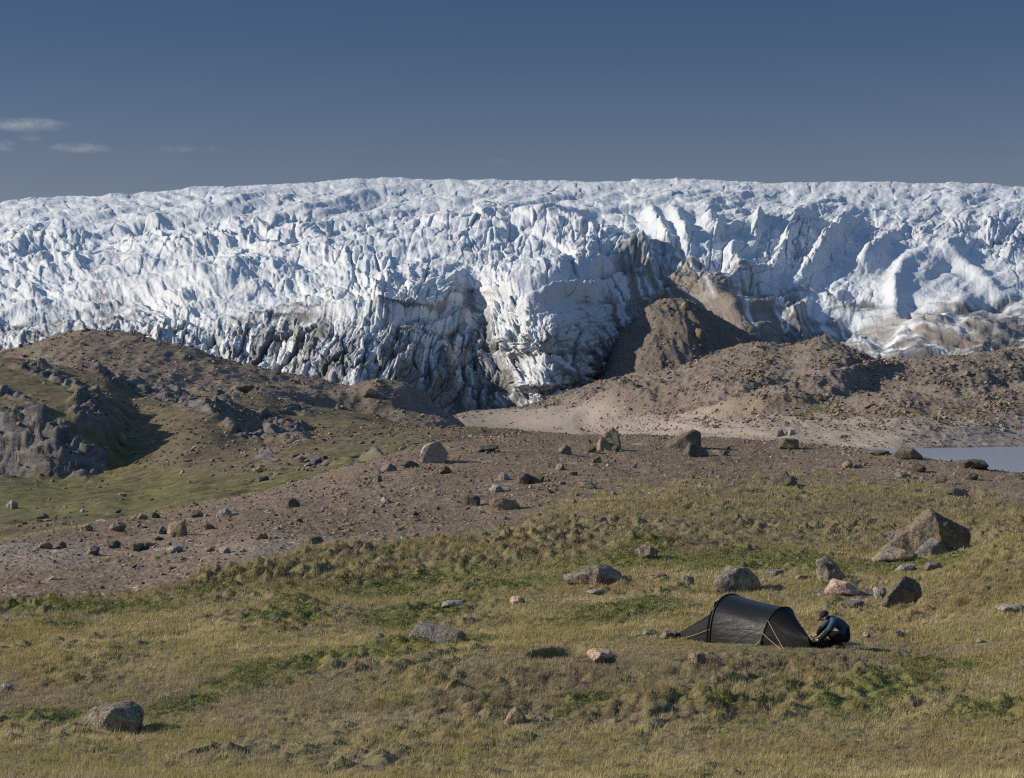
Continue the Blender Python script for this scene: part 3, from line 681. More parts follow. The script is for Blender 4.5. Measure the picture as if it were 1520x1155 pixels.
# plateau: rolling domes with narrow troughs between, finer towards the skyline
upper = ss(395, 345, py+10*fbm(px/80, py/40, 2, 200)-22*ss(520, 150, px)); hi = ss(330, 292, py-(top-268))
_, _, m1 = facets(u/64, w/19, 222); _, _, m2 = facets(u/27, w/9.5, 223)
_, _, m3 = facets(u/40, w/9.5, 224); _, _, m4 = facets(u/17, w/5.2, 225)
h8, e8, _ = facets((u+w)/34, w/11, 227, 1.2)
dA = h8*3.6-1.6*ss(.12, 0, e8)+(.45-m1*m1)*13+(.45-m2*m2)*5.5-np.abs(perlin(u/90, w/24, 228))*5+h2*1.2
h7, e7, _ = facets(u/26, w/6.5, 226, 1.2)
dB = h7*2.4-1.2*ss(.14, 0, e7)+(.45-m3*m3)*6.5+(.45-m4*m4)*2.4-np.abs(perlin(u/60, w/11, 229))*3
disp += K*upper*(.8*dA*(1-hi)+.72*dB*hi+fbm(px/200, py/40, 2, 230)*8)*(1-.5*smoothR)*(1-.4*ss(.93, 1.0, v))
disp += K*(1.5*fbm(px/9, py/8, 3, 231)+.6*fbm(px/3.6, py/3.4, 2, 232))*(1-.6*upper)*(1-.6*smoothR)
disp += K*2.2*fbm(px/30, py/22, 3, 233)*rough
# long flow ridges and terraces
disp += K*12*ell(px, py, 1440, 500, 150, 34, 0, .5)*(fbm(px/55-py/70, py/20, 3, 238)+.5*(ridged(px/70, py/17, 2, 239)-.6))
rw = ss(1100, 1230, px)
disp += K*(1-.8*low)*((1-rw)*(17*fbm(px/230+py/70, (py+.22*px)/27, 3, 234)+7*(ridged(px/130+py/60, (py+.22*px)/34, 2, 236)-.62))+rw*(9*fbm((px-py)/170, (py+.75*px)/52, 3, 234)+4*(ridged((px-py)/140, (py+.75*px)/60, 2, 240)-.62)))*ss(268, 300, py)
disp += K*(1-.8*low)*(5*fbm(px/150+py/130, py/30, 3, 234)+5*(ridged(px/95-py/60, py/34, 2, 235)-.6))*ss(275, 320, py)
# displace along the surface normal, leaning upwards on the flats
nx, ny, nz = N0[...,0], N0[...,1], N0[...,2]
sgn = np.where(ny > 0, -1, 1); N0 = N0*np.where(N0[...,2:3] < 0, -1, 1)
Nd = soften(N0[...,0], 6), soften(N0[...,1], 6), soften(N0[...,2], 6)
k = (1-steep)
mx, my, mz = Nd[0]*(1-.6*k), Nd[1]*(1-.6*k), Nd[2]*(1-.6*k)+.6*k
ln = np.sqrt(mx*mx+my*my+mz*mz); mx, my, mz = mx/ln, my/ln, mz/ln
edge = ss(0, .03, v)
GX2, GY2, GZ2 = GX+mx*disp*edge, GY+my*disp*edge, GZ+mz*disp*edge
# dirt: carried in the ice near its base, in thrust bands, and smeared over the right-hand face; the same mask paints in shade on the low faces; blue ice in the fresh cracks
DC = np.array([(-300,540,.25),(0,300,0),(0,400,0),(0,470,.15),(0,520,.4),(150,480,.25),(150,520,.3),(300,420,.02),(300,480,.12),(330,520,.2),(400,470,.28),(400,540,.45),(450,430,.04),(450,500,.42),(470,560,.5),(560,430,.04),(560,470,.22),(560,530,.45),(540,580,.5),
 (640,440,.06),(640,490,.28),(640,550,.4),(640,610,.45),(710,440,.28),(720,490,.5),(740,560,.6),(740,610,.62),(800,430,.04),(780,470,.08),(820,510,.2),(795,560,.18),(850,560,.36),(825,595,.25),(880,420,.12),(890,470,.3),(890,520,.45),(880,560,.6),
 (930,360,.0),(930,400,.6),(940,440,.95),(970,420,.9),(960,380,.3),(1010,350,.0),(1000,395,.4),(1020,420,.8),(1050,460,.8),(1100,470,.8),(1130,500,1.0),(1160,510,.95),(1100,492,.95),(1040,480,.9),(1080,432,.6),(1110,430,.35),(1100,390,.0),(1160,450,.5),(1180,420,.1),(1200,480,.45),(1250,440,.08),(1250,490,.42),(1290,520,.4),(1300,460,.15),
 (1340,420,.0),(1340,480,.22),(1400,440,.05),(1400,475,.45),(1400,510,.65),(1450,420,.02),(1470,460,.4),(1500,490,.65),(1520,520,.9),(1380,525,.85),(1320,520,.6),(1520,440,.2),(1520,400,.02),(700,350,0),(900,320,0),(1200,330,0),(1500,320,0),(500,330,0),(200,340,0),(1700,450,.3),(1700,330,0)], float)
px, py = GPX, GPY
dreg = 1.2*np.clip(up(tps(DC, DC[:,2], cx_, bg_+(tg-bg_)*gvv, 150, 70, 1e-4)), 0, 1)
streak = fbm(fx/20, w/130, 4, 241)*.75+fbm(fx/7, w/45, 3, 242)*.5
rl = np.clip(ell(px, py, 1430, 495, 190, 46, 0, .5)+ell(px, py, 40, 500, 170, 40, 0, .5), 0, 1)
fw = ell(px, py, 1085, 468, 115, 42, 26, .5)
streak = streak*(1-.6*fw)+fw*(.10+.35*fbm((px-.5*py)/14, (py+.45*px)/90, 3, 262))
streak = streak*(1-rl)+rl*(fbm(px/70-py/60, w/8, 4, 244)*.9+.06)
dirt_shade = dreg*(.55+2.2*streak)+.6*(dreg+.05)*crk
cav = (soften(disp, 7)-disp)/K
dirt_shade += (dreg*.7+.05)*ss(1.4, 6, cav)  # recesses darkened further: shade put into the colour along with the dirt
dirt_shade += .26*ss(.16, .0, np.abs(fbm(px/200, w/24, 3, 243)))*ss(.05, .25, dreg+.06*face)
dirt_shade += upper*(.16*hi*ss(.09, 0, e7)+.2*(1-hi)*ss(.07, 0, e8))*ss(-.2, .2, fbm(px/60, py/20, 2, 248))
cr = np.minimum(np.abs(perlin(u/52, w/44, 245)), np.abs(perlin(u/30+w/160, w/34, 246))+.02)
dirt_shade += .42*ss(.022, .0, cr)*ss(-.1, .3, fbm(px/110, py/90, 2, 247))*ss(290, 350, py)
for pts, wd, am in [([(535,464),(600,461),(660,455)],2.2,.6),([(380,470),(420,468),(470,480)],2.5,.6),([(690,451),(735,449)],2.2,.5),([(0,488),(60,484),(110,482),(200,478)],3,.4),([(1350,467),(1420,463),(1520,440)],3,.6),([(1000,388),(1050,393)],2.5,.6),([(1255,452),(1300,458)],5,.6)]:
    px, py = GPX+6*fbm(GPX/28, GPY/28, 3, 250), GPY+6*fbm(GPX/34, GPY/34, 3, 251); dirt_shade += am*seg(pts, wd)
# meltwater runnels scour the dirt away
for pts in [[(1150,455),(1165,490),(1160,500)],[(1185,455),(1170,475),(1160,500)],[(1240,460),(1250,490),(1290,515)],[(790,565),(800,590),(815,610)],[(775,520),(790,580)],[(1105,440),(1115,470),(1130,500)]]:
    dirt_shade -= .5*seg(pts, 2.0)
dirt_shade = dirt_shade*(1-.75*wl)
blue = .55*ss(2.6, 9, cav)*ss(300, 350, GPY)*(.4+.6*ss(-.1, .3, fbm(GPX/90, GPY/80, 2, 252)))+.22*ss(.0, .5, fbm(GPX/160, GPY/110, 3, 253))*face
brown = np.clip(ell(GPX, GPY, 1050, 455, 110, 60, 20, .6)+.6*ell(GPX, GPY, 1450, 490, 160, 30, 0, .6)+.5*ell(GPX, GPY, 590, 590, 60, 40, 0, .6)+.5*ss(.0, .4, fbm(GPX/110, GPY/90, 2, 254)), 0, 1)
o = make_mesh('glacier', np.stack([GX2, GY2, GZ2], -1).reshape(-1,3), grid_faces(NR, len(g_cols)), M_ICE, dict(dirt_shade=dirt_shade, blue=np.clip(blue, 0, .8), brown=brown))
tag(o, kind='structure')
# ------------------------------------------------------------------ boulders and stones
def ico(sub):
    bm = bmesh.new(); bmesh.ops.create_icosphere(bm, subdivisions=sub, radius=1)
    v = np.array([x.co[:] for x in bm.verts]); f = np.array([[q.index for q in p.verts] for p in bm.faces]); bm.free()
    return v/np.linalg.norm(v, axis=1, keepdims=True), f
ICO = {k: ico(k) for k in (1, 2, 4, 5, 6)}

def rock_material(name, c1, c2, dark, lichen, lich_amt=.35, dark_amt=.5):
    lich_amt = min(1, lich_amt*1.6); dark_amt = min(1, dark_amt*1.5); c1 = tuple(c*1.0 for c in c1); c2 = tuple(c*1.08 for c in c2)
    t = NT(name); P = t.coord('Object')
    n = t.noise(P, 1.6, 6, .65, .3); f = t.noise(P, 9.0, 5, .65); g = t.noise(P, 38., 3, .6)
    base = t.mix(t.ramp(n, [(.35, 0), (.65, 1)]), c1, c2)
    base = t.mix(t.ramp(f, [(.5, 0), (.64, dark_amt)]), base, dark)
    base = t.mix(t.ramp(t.noise(P, 1.3, 6, .72), [(.50, 0), (.60, lich_amt)]), base, lichen)
    base = t.mix(t.ramp(g, [(.52, 0), (.66, .5)]), base, (.40,.38,.35))
    base = t.mix(t.ramp(t.noise(P, 21., 4, .7), [(.50, 0), (.60, .7)]), base, dark)
    base = t.mix(t.ramp(t.vor(P, 2.1, 'DISTANCE_TO_EDGE'), [(0, .6), (.035, 0)]), base, dark)
    h = t.math('ADD', n, t.math('ADD', t.math('MULTIPLY', f, .7), t.math('MULTIPLY', g, .12)))
    t.bsdf(base, .9, t.bump(h, 1.0, .14))
    return t.m
RM = {
 'grey':  rock_material('grey_gneiss', (.17,.16,.155), (.24,.225,.21), (.06,.055,.05), (.25,.20,.11), .3),
 'pale':  rock_material('pale_granite', (.32,.295,.275), (.42,.39,.365), (.13,.12,.115), (.3,.26,.2), .2, .55),
 'ochre': rock_material('lichened_gneiss', (.115,.10,.085), (.20,.165,.125), (.045,.04,.035), (.30,.215,.09), .55, .65),
 'dark':  rock_material('dark_schist', (.085,.076,.067), (.145,.13,.115), (.035,.031,.028), (.20,.16,.07), .35),
 'pink':  rock_material('pink_feldspar', (.50,.36,.27), (.60,.45,.345), (.20,.15,.12), (.36,.30,.24), .2, .35),
 'tan':   rock_material('tan_sandstone', (.27,.205,.14), (.36,.28,.20), (.11,.085,.06), (.33,.25,.13), .3),
 'mottled': rock_material('mottled_gneiss', (.17,.14,.115), (.35,.30,.25), (.035,.032,.03), (.40,.31,.16), .45, .9),
}
def hull_planes(poly, depth, rnd):
    """planes of a convex lump whose outline seen from the front is the polygon (x right, z up), given its depth"""
    P = np.array(poly, float); c = P.mean(0); P = P-c
    area = 0.5*np.sum(P[:,0]*np.roll(P[:,1],-1)-np.roll(P[:,0],-1)*P[:,1])
    if area < 0: P = P[::-1]
    out = []
    for i in range(len(P)):
        d = P[(i+1)%len(P)]-P[i]; L = np.hypot(*d)
        if L < 1e-6: continue
        n = np.array([d[1], 0, -d[0]])/L; dist = n[0]*P[i,0]+n[2]*P[i,1]
        tlt = rnd.uniform(-.35, .35); n2 = np.array([n[0], tlt, n[2]]); n2 /= np.linalg.norm(n2)
        out.append((n2, max(dist, .02)))
    for sgn in (-1, 1):
        for _ in range(3):
            n = np.array([rnd.uniform(-.55,.55), sgn, rnd.uniform(-.1,.6)]); n /= np.linalg.norm(n)
            out.append((n, depth/2*rnd.uniform(.8, 1.1)))
    return out, c
def make_rock(name, w, h, depth, seed, mat, poly=None, sub=4, rough=.05, flat=False, nplanes=16):
    r_ = np.random.default_rng(seed); D, Fc = ICO[sub]
    if poly is not None:
        planes, c = hull_planes(poly, depth, r_)
        r = np.full(len(D), 1e9)
        for n, d in planes:
            q = D@n; r = np.where(q > 1e-3, np.minimum(r, d/np.maximum(q, 1e-3)), r)
        size = max(w, h)
        V = D*r[:,None]
        nz = fbm3(V/size*2.2+seed*3.7, 4, seed)
        V = V*(1+rough*1.9*nz)[:,None]
        st = fbm3(np.stack([V[:,0]/size*1.2, V[:,1]/size*1.2, V[:,2]/size*5+V[:,0]/size*2], 1)+seed, 3, seed+5)
        V = V*(1+rough*1.3*st)[:,None]
        V[:,0] *= 1.09; V = V+np.array([c[0], 0, c[1]])
    else:
        r = np.full(len(D), 1.25)
        for _ in range(nplanes):
            n = r_.normal(size=3); n /= np.linalg.norm(n); d = r_.uniform(.66, .95)
            q = D@n; r = np.where(q > 1e-3, np.minimum(r, d/np.maximum(q, 1e-3)), r)
        V = D*r[:,None]
        V = V*(1+rough*2.2*fbm3(V*1.6+seed*2.3, 4, seed))[:,None]
        mn, mx = V.min(0), V.max(0); V = (V-(mn+mx)/2)/(mx-mn)*np.array([w, depth, h*1.35])
        V[:,2] += h-h*1.35/2
        if flat: V[:,2] = np.where(V[:,2] > h*.6, h*.6+(V[:,2]-h*.6)*.45, V[:,2]); V[:,2] *= h/max(V[:,2].max(), 1e-6) if V[:,2].max() > 0 else 1
    return make_mesh(name, V, Fc, mat)

def place_rock(sheet, x0, x1, yt, yb, kind, label, seed, poly=None, depth=None, sub=4, cat='boulder', name='boulder', group=None, flat=False, rough=.05, ymin=0):
    p = sheet.hit((x0+x1)/2, yb, ymin); sc = p.y/F
    w, h = (x1-x0)*sc, (yb-yt)*sc; dp = (depth or .8)*w
    if poly is not None:
        cx = (x0+x1)/2; pl = [((a-cx)*sc, (yb-b)*sc) for a, b in poly]
        ext = [(q[0], q[1]-(.22*h if q[1] < .12*h else 0)) for q in pl]
        o = make_rock(name, w, h, dp, seed, RM[kind], ext, sub, rough)
    else:
        o = make_rock(name, w, h, dp, seed, RM[kind], None, sub, rough, flat)
    yy = p.y+dp*.35
    o.location = (p.x*yy/p.y, yy, p.z)
    tag(o, label, cat, group); return o
ROCK_SPOTS = []     # px,py,half width of every placed rock, so grass can keep off
def R(x0, x1, yt, yb, kind, label, seed, sheet=None, **k):
    ROCK_SPOTS.append(((x0+x1)/2, yb, (x1-x0)/2))
    return place_rock(sheet or A, x0, x1, yt, yb, kind, label, seed, **k)

# --- the meadow
R(1322,1433,760,822,'ochre','huge pointed boulder with ochre lichen, largest rock beyond the tent',1, sub=6, depth=.75, rough=.085,
  poly=[(1322,812),(1338,795),(1366,770),(1380,760),(1398,768),(1418,780),(1430,793),(1433,808),(1428,822),(1340,822)])
R(1357,1406,799,826,'grey','grey humped rock leaning against the front of the huge pointed boulder',2, poly=[(1357,826),(1366,813),(1380,803),(1388,799),(1396,806),(1406,820),(1404,826)])
R(1297,1357,814,833,'mottled','low pale mottled rock lying left of the huge pointed boulder',3, poly=[(1297,831),(1312,821),(1330,814),(1345,819),(1357,829),(1354,833),(1300,833)])
R(1316,1337,788,803,'grey','small dark grey rock half hidden behind the left foot of the huge boulder',4)
R(1211,1254,829,858,'mottled','wedge-shaped speckled boulder with a sharp upright left edge',5, poly=[(1211,831),(1222,829),(1234,833),(1246,845),(1254,855),(1250,858),(1215,858)])
R(1310,1366,856,896,'ochre','dark slanting wedge boulder with a steep right side above the crouching person',6, sub=5, rough=.06, poly=[(1310,893),(1322,879),(1336,862),(1345,856),(1356,861),(1364,869),(1366,890),(1360,896)])
R(1225,1271,862,883,'pink','pinkish domed boulder on the bare stony patch behind the tent',7, poly=[(1225,881),(1230,871),(1240,864),(1250,863),(1262,871),(1271,881),(1268,883)])
R(1296,1316,872,888,'pale','small white pyramid-shaped stone left of the dark slanting wedge boulder',8)
R(1246,1286,893,903,'grey','low flat blue-grey slab at the front of the bare stony patch',9, flat=True)
R(1062,1127,842,878,'mottled','rounded boulder with a rough ochre face directly behind the tent top',10, sub=5, poly=[(1062,874),(1066,860),(1076,847),(1088,842),(1104,844),(1116,856),(1126,872),(1122,878),(1066,878)])
R(1007,1031,855,869,'grey','small dark rock left of the boulder behind the tent',11)
R(844,923,842,866,'mottled','broad low mound-shaped boulder alone in the grass left of the tent group',12, sub=5, poly=[(844,858),(858,850),(876,844),(886,841),(900,847),(915,856),(923,862),(915,866),(850,866)])
R(616,684,930,952,'grey','flat-topped grey slab boulder standing in green scrub',13, poly=[(616,951),(618,934),(630,930),(656,932),(684,941),(680,948),(640,952)], rough=.03)
R(871,909,965,982,'pink','bright pinkish flat stone lying in the eroded hollow',14, flat=True, depth=1.1, rough=.03)
R(748,781,1052,1075,'tan','small pointed brown rock at the bottom edge below the pinkish flat stone',15, poly=[(748,1073),(756,1061),(766,1052),(776,1061),(781,1072),(770,1075)])
R(114,207,1048,1082,'mottled','large grey domed boulder at the bottom edge of the meadow',16, sub=5, poly=[(116,1078),(130,1064),(152,1052),(176,1048),(192,1053),(205,1066),(201,1082),(124,1082)], rough=.04)
R(1020,1050,969,983,'tan','low tan stone with a white neighbour in front of the tent',17, flat=True)
R(1030,1047,968,977,'pale','small white stone on top of the low tan one in front of the tent',18)
R(979,1006,937,949,'mottled','speckled pale rock at the left guy line of the tent',19)
R(952,976,934,943,'grey','small dark pointed rock farther left of the tent',20)
R(652,691,892,901,'pale','thin pale slab lying flat in the lush green patch',21, flat=True)
R(756,780,885,897,'pink','small pink-brown stone in the grass between the pale slab and the mound boulder',22, flat=True)
R(399,417,917,924,'grey','small smooth blue-grey stone alone in the left meadow',23)
R(1,19,1015,1025,'pale','small pale stone at the left edge of the meadow',24)
R(554,572,940,949,'grey','small grey stone left of the flat-topped slab boulder',25)
R(942,977,808,828,'mottled','brown rock sunk among the tussocks of the far bank',26)
R(1483,1522,898,911,'pale','low pale rock at the right edge of the meadow',27, flat=True)
R(1325,1342,937,948,'grey','small grey stone in the grass beyond the pink one right of the person',28)
R(1280,1292,938,946,'pink','small pale pink stone just right of the crouching person',29)
R(1449,1462,948,955,'pale','tiny pale stone in the grass far right of the tent',30)
R(1180,1206,853,860,'tan','thin tan stone lying left of the wedge-shaped speckled boulder',31, flat=True)
R(1136,1164,846,855,'grey','low grey stone in the lush hollow behind the tent',32, flat=True)
R(1328,1362,838,847,'pale','flat whitish stone in the green hollow in front of the huge boulder',33, flat=True)
R(1370,1398,835,845,'grey','flat brown-grey stone at the foot of the grassy rise',34, flat=True)
R(870,896,876,883,'pale','tiny flat pale stone in front of the mound-shaped boulder',35, flat=True)
R(958,990,850,858,'tan','low brown slab in the grass right of the mound-shaped boulder',36, flat=True)
# --- the gravel slope and its crest
R(626,662,658,687,'pale','big rounded white-grey boulder on the crest of the gravel slope',40, sub=5, poly=[(626,672),(631,662),(640,658),(654,660),(661,669),(661,680),(654,686),(633,687),(627,682)], rough=.03)
R(898,917,634,668,'tan','tall tan standing stone on the gravel crest',41, poly=[(898,668),(899,648),(902,638),(909,634),(915,640),(917,668)], depth=1.0)
R(887,908,648,669,'tan','shorter tan stone leaning against the tall standing stone',42, poly=[(887,669),(889,655),(893,648),(899,652),(908,665),(906,669)])
R(908,919,661,671,'ochre','small round ochre stone at the right foot of the standing stone',43)
R(876,890,661,668,'dark','black flat stone left of the standing stone pair',44)
R(872,886,664,672,'dark','dark mossy stone just below the black flat stone',45)
R(990,1037,637,665,'ochre','tilted ochre block jutting up on the gravel crest',46, poly=[(990,660),(992,656),(1012,645),(1028,638),(1035,641),(1036,655),(1028,665),(1002,665)], rough=.04)
R(1016,1051,654,678,'dark','dark broken rock in front of the tilted ochre block',47, poly=[(1016,674),(1020,664),(1032,655),(1040,663),(1050,667),(1051,677),(1022,678)])
R(828,849,660,674,'grey','blue-grey faceted stone left of the standing stone pair, on the crest',48)
R(878,893,677,687,'tan','yellow-tan round stone below the standing stone pair',49)
R(1150,1173,699,708,'ochre','ochre block on top of the dark slab at the edge of the grass',50)
R(1145,1185,707,722,'dark','dark low slab at the upper edge of the grass',51, flat=True)
R(1154,1186,650,667,'ochre','low ochre boulder on the crest above the lake bank',52)
R(1328,1365,665,682,'ochre','rounded brown block on the crest at the lake corner',53, poly=[(1328,674),(1334,668),(1346,665),(1358,668),(1364,674),(1364,681),(1340,682)])
R(1419,1468,682,696,'dark','long flat dark slab at the lake shore',54, flat=True)
R(1250,1266,684,695,'tan','small tan boulder on the right gravel crest',55)
R(1267,1281,688,695,'pale','small white-grey stone right of the small tan boulder',56)
R(1329,1351,700,711,'grey','grey flat boulder below the rounded brown block',57)
R(1345,1376,688,701,'ochre','ochre low rock below the lake corner',58)
R(1385,1405,703,717,'ochre','ochre-and-dark boulder at the edge of the right gravel',59)
R(1432,1451,702,712,'dark','dark boulder beneath the long shore slab',60)
R(1505,1524,703,712,'dark','dark stone at the lake shore on the right edge',61)
R(730,769,738,757,'tan','tan and dark slab with a sharp right face beside the grass corner',62, poly=[(730,750),(736,742),(750,738),(760,741),(769,752),(764,757),(738,756)])
R(687,713,734,751,'dark','dark block left of the tan slab by the grass corner',63)
R(725,747,719,731,'pale','whitish angular stone above the tan slab',64)
R(767,787,701,719,'dark','dark upright plate on the middle gravel',65, poly=[(767,719),(770,708),(780,702),(787,706),(784,719)])
R(782,808,707,717,'dark','flat dark slab lying against the dark upright plate',66, flat=True)
R(739,758,701,712,'pale','pale blocky stone left of the dark upright plate',67)
R(649,673,692,703,'dark','low black stone below the big white-grey boulder',68)
R(555,569,703,716,'grey','light grey upright stone on the slope left of the white-grey boulder',69)
R(565,589,687,700,'grey','grey leaning slab on the crest left of the white-grey boulder',70)
R(592,623,683,694,'dark','dark rubble rock at the foot of the white-grey boulder',71)
R(567,582,740,748,'grey','small blue-grey stone on the open middle gravel',72)
R(824,838,688,698,'tan','reddish-tan stone on the middle gravel',73)
R(842,858,699,706,'grey','flat grey stone right of the reddish-tan one',74)
R(858,886,716,725,'grey','low grey stone near the upper grass edge on the middle gravel',75)
R(700,740,660,671,'dark','mossy dark rock on the crest right of the white-grey boulder',76)
R(1062,1084,668,676,'grey','grey stone on the crest right of the tilted ochre block',77)
R(1290,1324,668,676,'ochre','low ochre rubble rock on the crest above the lake corner',78)
R(250,276,772,797,'tan','largest tan boulder on the left gravel slope',79, poly=[(250,793),(253,781),(262,774),(272,773),(275,783),(273,795),(262,797)])
R(233,248,781,793,'grey','grey rounded stone beside the largest tan boulder on the left',80)
R(300,319,776,786,'ochre','ochre boulder right of the largest tan one on the left slope',81)
R(314,343,750,768,'pale','jagged pale slab on the left gravel slope',82, poly=[(314,767),(318,758),(330,756),(333,748),(338,756),(343,764),(336,768)])
R(423,446,739,753,'dark','dark round boulder alone on the upper left gravel',83)
R(157,179,802,814,'dark','dark triangular stone on the lower left gravel',84)
R(127,148,810,823,'grey','round grey stone below the dark triangular one',85)
R(54,80,804,814,'tan','flat tan rock at the lower left gravel edge',86, flat=True)
R(80,99,804,814,'ochre','ochre rock beside the flat tan one at the lower left',87)
R(162,187,775,789,'tan','tan rock at the upper rim of the left gravel',88)
R(116,138,778,787,'tan','low brown rock at the rim, left of the tan one',89)
R(246,271,811,820,'pale','pale low slab in the middle of the left gravel',90, flat=True)
R(303,319,812,819,'tan','tan small stone right of the pale low slab',91)
R(325,342,811,821,'pale','white-flecked stone right of the tan small one',92)
R(452,481,796,808,'ochre','ochre low rock at the right end of the left gravel',93)
R(204,220,762,771,'tan','warm tan stone at the rim of the left gravel',94)
R(221,238,760,769,'dark','dark stone just right of the warm tan one at the rim',95)
R(284,302,757,768,'dark','dark pointed stone left of the jagged pale slab',96)
R(190,215,806,818,'ochre','dull ochre slab on the left gravel',97, flat=True)
R(206,222,806,816,'dark','dark stone touching the dull ochre slab',98)
R(381,398,790,800,'tan','brown stone on the left gravel below the dark round boulder',99)
R(8,27,742,756,'pale','white-grey boulder in the grassy valley at the left edge',100, sheet=B)
R(168,188,643,659,'tan','brown boulder in the shade of the left cliff',101, sheet=B)
R(167,176,664,671,'grey','small grey stone in the shade of the left cliff',102, sheet=B)
R(380,399,706,714,'dark','low dark rock on the far rim of the green valley',103, sheet=B)
R(430,447,672,678,'dark','small dark rock on the brown knoll of the valley',104, sheet=B)
R(222,231,652,659,'pale','small pale stone beside the brown knoll in the valley',105, sheet=B)
R(318,332,560+8,576,'dark','dark rock on the far grassy terrace under the left ridge',106, sheet=B)
R(342,378,571,582,'ochre','brown block at the foot of the left moraine ridge',107, sheet=B)
R(1029,1048,488,507,'ochre','yellow-brown boulder on the till heap against the ice',110, sheet=E)
R(1010,1022,448,460,'tan','tan boulder at the top of the till heap by the ice',111, sheet=E)
R(538,561,576,590,'ochre','yellow-brown boulder on the low end of the left moraine ridge',112, sheet=C)
R(118,126,505,512,'tan','light tan boulder near the top of the left moraine ridge',113, sheet=C)
R(1345,1354,600,607,'grey','grey boulder on the far moraine above the lake bank',114, sheet=D)
R(1330,1338,557,563,'tan','tan boulder on the far moraine flat',115, sheet=D)
R(1429,1443,549,558,'grey','grey boulder on the right far moraine slope',116, sheet=D)
R(1497,1507,538,546,'tan','tan boulder near the right crest of the far moraine',117, sheet=D)
R(1150,1164,637,648,'grey','round grey boulder in the pale lake bank',118, sheet=D)
R(1170,1180,637,646,'pale','pale boulder beside the round grey one in the lake bank',119, sheet=D)
R(1046,1054,565,570,'tan','pale tan boulder on the left part of the far moraine',120, sheet=D)
R(1245,1260,645,650,'ochre','ochre boulder low in the pale lake bank',121, sheet=D)

# --- smaller stones one could still count: they share a label with the others of their patch
GROUPS = [(A, 'stones of the left gravel slope', 'small grey-brown stone scattered on the left gravel slope', 70, lambda px, py, g: g*(px < 560)*(py > 735)*(py < 880), (.10,.28)),
          (A, 'stones of the middle gravel crest', 'small grey-brown stone scattered on the middle gravel crest', 80, lambda px, py, g: g*(px > 480)*(px < 1520)*(py < 760)*(py > 655), (.10,.27)),
          (D, 'stones of the pale lake bank', 'small boulder scattered on the pale bank beyond the lake', 40, lambda px, py, g: (px > 900)*(px < 1500)*(py > 620)*(py < 665), (.5,1.2))]
def draw(sheet, fn, n, px_range=(-20, 1540)):
    c0, c1 = np.searchsorted(sheet.px, px_range); c1 = min(c1, len(sheet.px)-1)
    PX, PY, VI = sheet.PX[:-1,c0:c1], sheet.py[:-1,c0:c1], np.minimum.accumulate(sheet.py, axis=0)[:-1,c0:c1]
    w = fn(PX, PY, sheet.gravel[:-1,c0:c1]).astype(float)*(PY <= VI+1.5)
    dpx = np.diff(sheet.px)[c0:c1][None,:]*np.ones_like(PX); dY = np.diff(sheet.Y)[:,None]*np.ones_like(PX)
    w = w*dpx/F*sheet.YY[:-1,c0:c1]*dY
    p = (w/w.sum()).ravel(); k = rng.choice(p.size, n, p=p); r, c = np.divmod(k, PX.shape[1])
    px = sheet.px[c0+c]+rng.random(n)*dpx[0,c]; Y = sheet.Y[r]+rng.random(n)*dY[r,0]
    return px, Y
kinds = ['grey','tan','ochre','mottled','mottled','tan','grey','pale']
protos = {}
for gi, (sh, grp, lab, n, fn, (s0, s1)) in enumerate(GROUPS):
    px, Y = draw(sh, fn, n)
    for i in range(n):
        k = kinds[int(rng.integers(len(kinds)))]; q = (k, int(rng.integers(3)))
        if q not in protos:
            ob = make_rock('stone', 1, .62, .85, 300+len(protos), RM[k], None, 4 if False else 2, .05); protos[q] = ob.data; COL.objects.unlink(ob); bpy.data.objects.remove(ob)
        o = bpy.data.objects.new('stone', protos[q]); COL.objects.link(o)
        s = float(s0+(s1-s0)*rng.random()**2.2); o.scale = (s, s, s*float(rng.uniform(.8,1.2))); o.rotation_euler = (float(rng.normal(0,.15)), float(rng.normal(0,.15)), float(rng.uniform(0, 6.28)))
        o.location = ((px[i]-CX)/F*Y[i], Y[i], float(sh.at(sh.Z, px[i], Y[i]))-.05*s)
        tag(o, lab, 'stone', grp)

